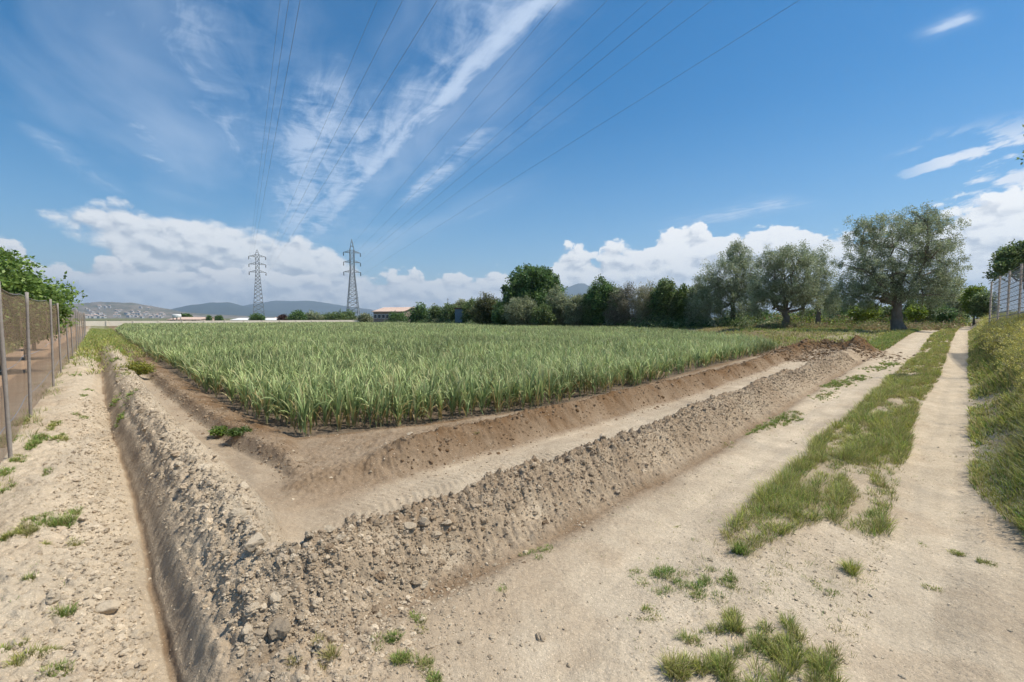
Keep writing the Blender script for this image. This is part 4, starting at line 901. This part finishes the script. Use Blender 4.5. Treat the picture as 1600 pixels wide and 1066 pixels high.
for (u, v, ru, rv, lab, col, dp) in ((657, 490, 15, 13, 'dark bush just right of the tile-roofed house', DRK, 104), (684, 492, 14, 11, 'low bush, second right of the tile-roofed house', MID, 100), (706, 489, 14, 13, 'bush immediately left of the blue-grey shed', MID, 97),
                            (737, 484, 10, 14, 'narrow tree immediately right of the blue-grey shed', MID, 90), (722, 478, 10, 8, 'treetop rising behind the blue-grey shed', GRY, 108), (622, 499, 9, 6, 'low dark bush in front of the tile-roofed house', DRK, 114)):
    hedge(lab, dp, u, [(u, v, ru, rv), (u-ru*.4, v+rv*.4, ru*.7, rv*.7), (u+ru*.5, v+rv*.5, ru*.6, rv*.6)], 6500, col, (.36, .2), (.8, 36), name='hedge_bush', cat='bush', trunk=.15, twigs=20)
FG = 'trees near the far wall'
for (u, v, ru, rv, lab, col, dp) in ((466, 496, 11, 8, 'dark tree at the left end of the far tree group', DRK, 142), (489, 497, 13, 8, 'greyish tree, second of the far tree group', GRY, 145), (528, 497, 14, 8, 'bright green tree left of the right-hand pylon', MID, 142),
                            (545, 496, 10, 8, 'small tree at the foot of the right-hand pylon', MID, 150), (510, 499, 9, 6, 'low far tree between the greyish and the bright one', MID, 150), (402, 498, 9, 6, 'small round tree at the foot of the left-hand pylon', DRK, 165),
                            (442, 499, 4, 4, 'tiny reddish-brown tree near the long greenhouse', [(.12, .07, .06)], 150), (571, 499, 7, 6, 'pale small tree between right-hand pylon and house', GRY, 130)):
    tree('distant_tree', lab, 'tree', dp, u, 505, [(u, v, ru, rv), (u-ru*.4, v+rv*.3, ru*.7, rv*.8), (u+ru*.5, v+rv*.3, ru*.6, rv*.8)], 4500, (.5, .28), col, (1.0, 30), trunk=.2, twigs=12, group=FG, zbase=-.05)
OG = 'shrubs beyond the olive trees'
for (u, v, ru, rv, lab, col, dp, n) in ((1350, 485, 20, 12, 'bright yellow-green shrub seen left of the biggest olive trunk', YEL, 52, 7000), (1385, 488, 18, 10, 'darker shrub behind the biggest olive trunk', MID, 55, 6000), (1310, 480, 26, 18, 'dark bush under the slender olive crown', DRK, 60, 8000),
                               (1440, 478, 26, 18, 'green shrub right behind the biggest olive crown', MID, 52, 9000), (1430, 488, 10, 7, 'small bright shrub right of the biggest olive trunk', YEL, 46, 4000), (1478, 460, 20, 30, 'grey-green tree at the bend of the track, left of the bright shrub', OLV, 55, 12000),
                               (1521, 466, 13, 18, 'bright yellow-green shrub at the end of the track', YEL, 50, 9000), (1538, 476, 12, 20, 'green shrub at the end of the right fence', MID, 48, 7000), (1500, 482, 10, 16, 'dark shrub at the end of the track', DRK, 58, 6000),
                               (1475, 492, 10, 9, 'small dark bush at the left edge of the track bend', DRK, 44, 4000), (1265, 492, 20, 9, 'low green shrub between the middle and biggest olives', MID, 58, 6000), (1180, 492, 22, 12, 'dark bush between broad and medium olives', DRK, 60, 8000)):
    tree('shrub', lab, 'shrub', dp, u, 505, [(u, v, ru, rv), (u-ru*.4, v+rv*.5, ru*.7, rv*.7), (u+ru*.4, v+rv*.5, ru*.7, rv*.7)], n, (.2, .11), col, (.4, 36), trunk=.10, twigs=24, group=OG)
def undergrowth(name, label, line, n, cols, hgt, wid, leaf):
    """one tangled mass of low growth along a line of (u, depth)"""
    us, ds = [p[0] for p in line], [p[1] for p in line]; u = u_(n, us[0], us[-1]); d = I(u, us, ds)
    nc = n//40; uc = u_(nc, us[0], us[-1]); dc = I(uc, us, ds)+u_(nc, -.5, .5)*wid; hc = hgt*u_(nc, .35, 1.0)*(.75+.5*fbm(uc*.03, uc*0, 2, 8)); xc = (uc-800)/F*dc
    ci = rng.integers(0, nc, n); o = rng.normal(size=(n, 3)); o /= np.linalg.norm(o, axis=1)[:, None]; o *= (rng.random(n)**.5)[:, None]; o[:, 2] = np.abs(o[:, 2])
    zg = gz(xc, dc, False); P = np.stack([xc, dc, zg], 1)[ci]+o*np.stack([hc*.8, hc*.8, hc], 1)[ci]
    a = rng.normal(size=(n, 3)); a[:, 2] += .6; a /= np.linalg.norm(a, axis=1)[:, None]; e = np.cross(a, rng.normal(size=(n, 3))); e /= np.linalg.norm(e, axis=1)[:, None]
    l, w = leaf[0]*u_(n, .6, 1.4)[:, None], leaf[1]*u_(n, .6, 1.3)[:, None]*.5
    V = np.stack([P, P+a*l*.45+e*w, P+a*l, P+a*l*.45-e*w], 1).reshape(-1, 3)
    cc = np.array(cols)[rng.integers(0, len(cols), nc)]*u_(nc, .75, 1.2)[:, None]; c = cc[ci]*u_(n, .75, 1.25)[:, None]
    tag(obj(name, V, np.arange(4*n).reshape(-1, 4), M['leaf'], col=np.repeat(c, 4, 0)), label, 'undergrowth', kind='stuff')
undergrowth('undergrowth', 'tangled low brambles filling the foot of the hedge', [(600, 112), (735, 88), (850, 72), (1000, 58), (1120, 50), (1210, 47)], 60000, DRK+MID+GRY, 1.7, 4, (.24, .13))
undergrowth('undergrowth', 'tall wild scrub, partly dry, behind the olive trees', [(1130, 62), (1300, 58), (1500, 56)], 60000, MID+YEL+[(.30, .20, .12), (.34, .26, .15)], 2.6, 8, (.24, .12))
undergrowth('undergrowth', 'straw and reddish weeds between the olive trunks', [(1180, 44), (1300, 42), (1380, 40), (1490, 41)], 26000, [(.34, .24, .13), (.40, .31, .17), (.20, .24, .07), (.27, .30, .10)], 1.0, 6, (.16, .06))
# trees behind the left fence
LG = 'trees behind the netting fence'
def Ltree(s, t, top, lab, rad, n):
    x, y = Lp(s, t); d = y; z0 = 0; u = 800+x/y*F
    root = None
    bl = []
    for (dx, dz, r, rz) in ((0, .72, 1, .28), (-.5, .6, .7, .26), (.55, .58, .7, .24), (.15, .45, .9, .22), (-.2, .86, .5, .14)):
        bl.append((u+dx*rad/d*F, 497-(top*dz-H)/d*F, r*rad/d*F, rz*top*.9/d*F))
    tree('orchard_tree', lab, 'tree', d, u, 0, bl, int(n*.75), (.11, .07), ORC, (.27, 34), trunk=.09, twigs=60, limbs=8, group=LG, bx=x, fork=.2)
Ltree(19.5, -2.1, 3.65, 'leafy fruit tree nearest the camera behind the netting fence', 1.4, 24000)
Ltree(26, -2.1, 3.15, 'second leafy fruit tree behind the netting fence', 1.4, 20000)
Ltree(33, -2.4, 2.9, 'third and farthest fruit tree behind the netting fence', 1.2, 12000)
Ltree(15, -3.9, 3.4, 'fruit tree set back behind the netting at the left edge of the picture', 1.3, 14000)
for i, (s, t, r) in enumerate(((11, -6.5, 1.0), (14.5, -6.2, 1.2), (18.5, -6.8, 1.3), (23, -6.4, 1.3), (28, -6.6, 1.5))):
    x, y = Lp(s, t); u = 800+x/y*F; d = y
    if d > 1: tree('shrub', ['dark shrub nearest behind the netting', 'dark shrub second behind the netting', 'dark shrub in the middle behind the netting', 'dark shrub fourth along behind the netting', 'dark shrub farthest along behind the netting'][i], 'shrub', d, u, 0, [(u, 497-(.9-H)/d*F, r/d*F, .8/d*F)], 7000, (.12, .08), [(.10, .07, .05), (.06, .09, .03), (.12, .11, .05)], (.25, 36), trunk=.05, twigs=20, group='shrubs behind the netting fence', bx=x)
# right side
x_, y_ = 27.2, 24.5
tree('walnut_tree', 'dark leafy tree showing above the grey fence at the right edge', 'tree', 42, 1608, 0, [(1585, 400, 24, 13), (1605, 388, 20, 10), (1565, 418, 15, 9), (1548, 432, 7, 4), (1610, 420, 24, 16)], 11000, (.24, .13), MID, (.45, 36), trunk=.22, twigs=50, zbase=1.3)
tree('overhanging_tree', 'tree outside the picture whose leaf sprays poke in at the upper right edge', 'tree', 12.5, 1870, 0, [(1606, 210, 11, 7), (1604, 248, 12, 9), (1850, 240, 60, 50), (1780, 232, 40, 24)], 8000, (.11, .05), MID, (.16, 30), trunk=.09, twigs=60, limbs=6, zbase=1.0, fork=.3)

# ------------------------------------------------------------------ left fence
def build_left_fence():
    root = empty('netting_fence', (*Lp(7.5, -.78), .05)); tag(root, 'brown see-through netting fence on grey posts at the left', 'fence')
    o0 = np.array(root.location)
    ss = [4.1, 7.57, 10.5, 14.75, 18.4, 22.1, 25.8, 29.5, 33.4, 37.4, 41.5, 45.8, 50.2, 55]
    tops = []
    for i, s in enumerate(ss):
        t = -.79+.02*rng.normal(); x, y = Lp(s, t); z = g1(x, y); lx, ly = rng.normal(size=2)*.012
        tops.append((x, y, z)); mb = MB(); r = .020
        zz = np.linspace(-.35, 2.0, 12); P = np.stack([lx*zz, ly*zz, zz], 1)+np.array([x, y, z])-o0; mb.tube(P, r*(1+.05*rng.normal(size=12)), 8); p = mb.build('post', M['post'], root, smooth=True)
    V, Fc, C = [], [], []; n = 0
    for a, b in zip(tops[:-1], tops[1:]):
        L = math.dist(a, b); K = max(6, int(L/.35)); J = 8
        for i in range(K+1):
            f = i/K; x, y = a[0]*(1-f)+b[0]*f-.05*Lr[0], a[1]*(1-f)+b[1]*f-.05*Lr[1]; zb = g1(x, y)+.02
            sag = .05*sin(pi*f)
            for j in range(J+1):
                h = (1.97-sag)*j/J; bul = .02*sin(f*9+j*1.3)*sin(pi*j/J)
                V.append((x-Lr[0]*bul-o0[0], y-Lr[1]*bul-o0[1], zb+h-o0[2])); C.append((a[0]*0+math.hypot(x, y), h, 0))
        for i in range(K):
            for j in range(J): q = n+i*(J+1)+j; Fc.append((q, q+J+1, q+J+2, q+1))
        n += (K+1)*(J+1)
    obj('netting', V, Fc, M['net'], root, col=np.array(C))
    mb = MB()
    for h in (.35, 1.0, 1.97):
        for a, b in zip(tops[:-1], tops[1:]):
            t = np.linspace(0, 1, 8)[:, None]; P = np.array(a)*(1-t)+np.array(b)*t; P[:, 2] += h-.05*np.sin(pi*t[:, 0]); P[:, :2] -= .043*Lr; mb.tube(P-o0, .004, 4)
    mb.build('wire', M['cable'], root)
build_left_fence()
def build_right_fence():
    a, b = np.array([13.2, 10.7]), np.array([21.5, 20.5]); L = np.linalg.norm(b-a); n = 7
    root = empty('mesh_fence', (*a, .9)); tag(root, 'tall grey metal mesh fence on the bank at the right edge', 'fence'); o0 = np.array(root.location)
    P = [a+(b-a)*i/(n-1) for i in range(n)]; Z = [g1(*p) for p in P]
    for p, z in zip(P, Z):
        mb = MB(); mb.tube([(p[0], p[1], z-.3), (p[0], p[1], z+2.62)]-o0, .035, 6); mb.build('post', M['post'], root, smooth=True)
    V, Fc, C = [], [], []
    for i, (p, z) in enumerate(zip(P, Z)):
        for j in range(7): V.append((p[0]-o0[0]+.04, p[1]-o0[1]-.04, z+.05+2.5*j/6-o0[2])); C.append((L*i/(n-1), 2.5*j/6, 0))
    for i in range(n-1):
        for j in range(6): q = i*7+j; Fc.append((q, q+7, q+8, q+1))
    obj('mesh_panel', V, Fc, M['galvnet'], root, col=np.array(C))
    mb = MB()
    for h in np.arange(.3, 2.6, .16):
        mb.tube([np.array([p[0]-.03, p[1]+.03, z+h])-o0 for p, z in zip(P, Z)], .012, 4)
    mb.build('rail', M['steel'], root)
build_right_fence()

# ------------------------------------------------------------------ pylons and lines
def pylon(u, vtop, D, label, arms_v, arm_px):
    x = (u-800)/F*D; top = upz(vtop, D); root = empty('pylon', (x, D, 0)); tag(root, label, 'pylon', 'lattice pylons across the field')
    az = pi*.16; c, s = cos(az), sin(az)
    def T(p): return (p[0]*c-p[1]*s, p[0]*s+p[1]*c, p[2])
    mb = MB(); zw = upz(arms_v[-1], D); body = top*.93
    def hw(z): return (2.35*(1-z/zw)+.75*(z/zw)) if z < zw else .75
    zs = [0, .1*zw, .2*zw, .3*zw, .39*zw, .48*zw, .56*zw, .64*zw, .71*zw, .78*zw, .85*zw, .92*zw, zw]
    zt = upz(arms_v[0], D); k = int((zt-zw)/1.5); zs += [zw+(zt+.9-zw)*(i+1)/k for i in range(k)]
    t = .12
    for a, b in zip(zs[:-1], zs[1:]):
        A = [T((sx*hw(a), sy*hw(a), a)) for sx, sy in ((1, 1), (1, -1), (-1, -1), (-1, 1))]; B = [T((sx*hw(b), sy*hw(b), b)) for sx, sy in ((1, 1), (1, -1), (-1, -1), (-1, 1))]
        for i in range(4):
            mb.bar(A[i], B[i], t*1.25); mb.bar(A[i], B[(i+1) % 4], t*.7); mb.bar(A[(i+1) % 4], B[i], t*.7); mb.bar(B[i], B[(i+1) % 4], t*.6)
    mb.build('lattice_tower', M['steel'], root)
    q = MB(); e = hw(zs[-1])
    for sx, sy in ((1, 1), (1, -1), (-1, -1), (-1, 1)): q.bar(T((sx*e, sy*e, zs[-1])), (0, 0, top), t)
    for f in (.35, .7):
        z = zs[-1]+(top-zs[-1])*f; r = e*(1-f); R4 = [T((sx*r, sy*r, z)) for sx, sy in ((1, 1), (1, -1), (-1, -1), (-1, 1))]
        for i in range(4): q.bar(R4[i], R4[(i+1) % 4], t*.6)
    q.build('peak', M['steel'], root)
    ends = []
    half = arm_px/2/F*D/c
    for v in arms_v:
        z = upz(v, D)
        for sd in (-1, 1):
            m = MB(); tip = T((sd*half, 0, z))
            for sy in (-.75, .75):
                m.bar(T((sd*.7, sy, z)), tip, t*.8); m.bar(T((sd*.7, sy, z+.75)), tip, t*.7)
                for f in (.33, .66):
                    px = sd*(.7+(half-.7)*f); m.bar(T((px, sy*(1-f), z)), T((px, sy*(1-f), z+.95*(1-f))), t*.5)
            arm = m.build('cross_arm', M['steel'], root)
            ins = MB(); ins.tube([np.array(tip), np.array(tip)-np.array([0, 0, 1.3])], .10, 6)
            for h in np.arange(.15, 1.3, .16): ins.tube([np.array(tip)-np.array([0, 0, h]), np.array(tip)-np.array([0, 0, h+.05])], .19, 6)
            ins.build('insulator', M['dark'], arm)
            ends.append((sd, z, np.array(tip)+np.array([x, D, 0])-np.array([0, 0, 1.3])))
    return ends
E1 = pylon(405, 391, 200, 'left-hand steel lattice pylon, farther and smaller', [402, 414, 426], 20)
E2 = pylon(552, 375, 175, 'right-hand steel lattice pylon, nearer and taller', [396, 411, 426], 22)
def lines(E, u0, which, sep):
    """cables slung from each arm to the next tower far behind the camera"""
    z_mid = 22.4; dep = (z_mid-H)/(497/F); cx = (u0-800)/F*dep
    mid = np.mean([e[2][:2] for e in E], 0); d = np.array([cx, dep])-mid; Ls = np.linalg.norm(d); d /= Ls; nrm = np.array([-d[1], d[0]])
    for i, (sd, z, p) in enumerate(E):
        off = (p[:2]-mid)@nrm; q = mid+nrm*off; lvl = ['highest', 'middle', 'lowest'][i//2]; side = 'left' if sd < 0 else 'right'
        zc = {0: 26.0, 1: 22.4, 2: 18.9}[i//2]
        span = 420.; a = Ls/span; z0 = p[2]
        # parabola through the arm end (z0), zc above the camera's side, back up behind
        n = 70; t = np.linspace(0, 1, n); sag = (z0-zc)/(4*a*(1-a)) if a < 1 else 0
        zz = z0-4*sag*t*(1-t); xy = q[None]+d[None]*(t*span)[:, None]; xy[0] = p[:2]
        mb = MB(); P = np.column_stack([xy, zz]); mb.tube(P, .0115, 4); o = mb.build('power_line', M['cable'], None, smooth=True, loc=tuple(p))
        tag(o, f'{lvl} cable slung from the {side} arms of the {which} pylon', 'power line', 'power lines overhead')
lines(E1, 556, 'left-hand', 0); lines(E2, 1045, 'right-hand', 0)

# ------------------------------------------------------------------ far wall and buildings
def build_wall():
    a, b, c = np.array([-84.5, 88.5]), np.array([-47, 135.]), np.array([-35., 137.])
    root = empty('boundary_wall', (*a, 0)); tag(root, 'long low cream wall closing the far end of the field', 'wall'); o0 = np.array([*a, 0])
    for (p, q, h, nm) in ((a, b, 1.02, 'wall_run'), (b, c, 1.0, 'wall_run')):
        d = (q-p)/np.linalg.norm(q-p); nn = np.array([-d[1], d[0]])*.12
        mb = MB(); V = [(*(p-nn), -.3), (*(q-nn), -.3), (*(q+nn), -.3), (*(p+nn), -.3), (*(p-nn), h), (*(q-nn), h), (*(q+nn), h), (*(p+nn), h)]; mb.put(np.array(V)-o0, [(0,3,2,1),(4,5,6,7),(0,1,5,4),(1,2,6,5),(2,3,7,6),(3,0,4,7)]); w = mb.build(nm, M['wall'], root)
        n = int(np.linalg.norm(q-p)/4); m = MB()
        for i in range(n+1):
            e = p+(q-p)*i/n-nn*1.4; m.tube([np.array([*e, -.1])-o0, np.array([*e, h+.06])-o0], .14, 4)
        m.build('pier', M['wall'], w)
build_wall()
def house(name, label, u0, u1, D, vt_eave, vt_ridge, depth_m, wallm, roofm, wins=0, cat='building', rz=0.0, gable=True, doors=0, zb=0.0):
    """a gabled or flat-roofed building whose front spans photo columns u0..u1 at distance D"""
    x0, x1 = (u0-800)/F*D, (u1-800)/F*D; w = x1-x0; he = upz(vt_eave, D); hr = upz(vt_ridge, D)
    root = empty(name, ((x0+x1)/2, D, zb), rz); tag(root, label, cat); X = w/2
    mb = MB(); mb.box((-X, 0, -.2), (X, depth_m, he)); wl = mb.build('wall', wallm, root)
    r = MB(); o = .35
    if gable:
        V = [(-X-o, -o, he-.12), (X+o, -o, he-.12), (X+o, depth_m/2, hr), (-X-o, depth_m/2, hr), (X+o, depth_m+o, he-.12), (-X-o, depth_m+o, he-.12)]
        V += [(a, b, c+.16) for a, b, c in V]
        r.put(V, [(0,1,2,3),(3,2,4,5),(6,9,8,7),(9,11,10,8),(0,6,7,1),(5,4,10,11),(0,3,9,6),(3,5,11,9),(1,7,8,2),(2,8,10,4)])
        g = MB(); V = [(-X, 0.01, he), (-X, depth_m, he), (-X, depth_m/2, hr-.02), (-X, depth_m/2, hr-.02), (X, .01, he), (X, depth_m, he), (X, depth_m/2, hr-.02), (X, depth_m/2, hr-.02)]
        g.put(V, [(0, 1, 2, 3), (4, 7, 6, 5)]); g.build('gable', wallm, root)
    else:
        r.box((-X-.15, -.15, he), (X+.15, depth_m+.15, he+.25))
    r.build('roof', roofm, root)
    for i in range(wins):
        cx = -X+w*(i+.5)/wins; f = MB(); f.box((cx-.5, -.05, he*.45), (cx+.5, .0-.003, he*.78)); fr = f.build('window', M['white'], root)
        pn = MB(); pn.box((cx-.42, -.07, he*.48), (cx+.42, -.052, he*.75)); pn.build('pane', M['glass'], fr)
    for i in range(doors):
        cx = -X+w*(i+.5)/doors; f = MB(); f.box((cx-1.2, -.06, 0), (cx+1.2, -.003, he*.75)); f.build('doorway', M['dark'], root)
    return root
house('farmhouse', 'tile-roofed farmhouse with yellow gable, right of the right-hand pylon', 580, 632, 122, 487, 480.5, 11, M['brick'], M['tile'], wins=7, rz=-.32)
w = house('shed', 'blue-grey sheet shed with rusty flat roof in the hedge', 711, 735, 92, 483, 480, 5, M['sheet'], M['rust'], gable=False)
house('warehouse', 'low pink warehouse with flat roof beyond the far wall', 262, 312, 230, 499.5, 496, 20, M['pinkwall'], M['tile'], doors=3)
house('greenhouse', 'long low pale greenhouse shed beyond the far wall', 361, 442, 210, 500.2, 497.5, 14, M['wall'], M['white'], doors=5)
house('warehouse', 'small white building behind the long greenhouse', 425, 458, 300, 499, 496, 12, M['white'], M['tile'])
house('hut', 'tiny white hut behind the foot of the right-hand pylon', 553, 562, 150, 499.5, 498, 4, M['white'], M['tile'], gable=True)
def tank(u, v0, v1, D, label):
    x = (u-800)/F*D; root = empty('water_tank', (x, D, 0)); tag(root, label, 'tank')
    zb, zt = upz(v1, D), upz(v0, D); r = 1.9
    mb = MB(); a = np.linspace(zb, zt, 6); mb.tube([(0, 0, z) for z in a], [r*.8, r, r, r, r, r*.85], 8); mb.build('tank_body', M['white'], root, smooth=True)
    m = MB()
    for i in range(4): m.bar((cos(i*pi/2+.7)*1.5, sin(i*pi/2+.7)*1.5, 0), (cos(i*pi/2+.7)*1.5, sin(i*pi/2+.7)*1.5, zb+.1), .3)
    m.build('leg', M['post'], root)
tank(277, 491.2, 496.5, 226, 'white tank raised on legs above the pink warehouse')
for i, u in enumerate((285, 290, 295)):
    tree('distant_tree', f'{["left", "middle", "right"][i]} one of three dark round treetops over the pink warehouse', 'tree', 260, u, 0, [(u, 495, 3.2, 2.6), (u, 497, 2.6, 2.6)], 1800, (.8, .5), DRK, (1.0, 30), trunk=.25, twigs=6, limbs=3, group='trees over the pink warehouse', zbase=0)
for i, u in enumerate((327, 340, 345)):
    tree('cypress_tree', f'{["lone left", "middle", "right"][i]} dark narrow cypress beyond the far wall', 'cypress', 220, u, 0, [(u, 499, 1.4, 5), (u, 502, 1.5, 4)], 1800, (.6, .3), DRK, (.7, 30), trunk=.2, twigs=4, limbs=3, group='cypresses beyond the wall', zbase=0)
def pole(u, vt, D, label, r=.07, mat='white'):
    x = (u-800)/F*D; mb = MB(); z = upz(vt, D); mb.tube([(0, 0, -.3), (0, 0, z)], [r, r*.8], 6); mb.tube([(0, 0, z), (0, 0, z+.12)], r*1.6, 6); mb.tube([(-.4, 0, z-.3), (.4, 0, z-.3)], r*.6, 4)
    o = mb.build('pole', M[mat], None); o.location = (x, D, 0); tag(o, label, 'pole')
pole(561, 483, 132, 'thin white pole right beside the right-hand pylon')
pole(700, 467, 190, 'slim dark mast rising behind the hedge, left of the blue-grey shed', .12, 'steel')
# houses of the hillside town
def town():
    vs = []
    for i in range(6):
        mb = MB(); w, d, h = 9+rng.random()*7, 9+rng.random()*5, 6+rng.random()*5
        mb.box((-w/2, -d/2, -4), (w/2, d/2, h)); vs.append((np.vstack(mb.V), np.vstack(mb.F), w, d, h))
    ms = []
    for V, Fc, w, d, h in vs:
        rV = np.array([(-w/2-.4, -d/2-.4, h), (w/2+.4, -d/2-.4, h), (w/2+.4, d/2+.4, h), (-w/2-.4, d/2+.4, h), (-w/2-.4, 0, h+2.2), (w/2+.4, 0, h+2.2)])
        F2 = np.array([(0, 1, 5, 4), (2, 3, 4, 5), (0, 4, 3, 3), (1, 2, 5, 5)])
        F2 = np.array([(0, 1, 5, 4), (2, 3, 4, 5)])
        m = mesh('town_house', np.vstack([V, rV]), np.vstack([Fc, F2+8]), [M['townwall'], M['tile']], smooth=False); m.polygons[6].material_index = 1; m.polygons[7].material_index = 1; ms.append(m)
    n = 0
    while n < 80:
        z = rng.random()
        if z < .35: u, k = rng.uniform(134, 164), rng.uniform(.02, .10)
        elif z < .75: u, k = rng.uniform(200, 258), rng.uniform(.03, .17)
        else: u, k = rng.uniform(134, 262), rng.uniform(.02, .3)
        x, y, zz = hz(u, k); y += rng.uniform(-60, 60); x = (u-800)/F*y
        o = bpy.data.objects.new('town_house', ms[n % 6]); o.location = (x, y, zz+1); o.rotation_euler.z = rng.uniform(-.6, .6); link(o)
        tag(o, 'tiny white house among the many of the town on the far left hillside', 'house', 'houses of the hillside town'); n += 1
town()
# ------------------------------------------------------------------ air
def haze():
    mb = MB(); mb.box((-15500, -15500, -2.0), (15500, 15500, 1050)); m = bpy.data.materials.new('haze'); m.use_nodes = True; nt = m.node_tree; nt.nodes.clear()
    o = nt.nodes.new('ShaderNodeOutputMaterial'); v = nt.nodes.new('ShaderNodeVolumePrincipled'); v.inputs['Color'].default_value = (.68, .84, 1.0, 1); v.inputs['Density'].default_value = HAZE; v.inputs['Anisotropy'].default_value = .2
    nt.links.new(v.outputs[0], o.inputs['Volume']); b = mb.build('haze', m); tag(b, 'pale blue air between the field and the mountains', 'haze', kind='stuff')
HAZE = 9e-5
haze()
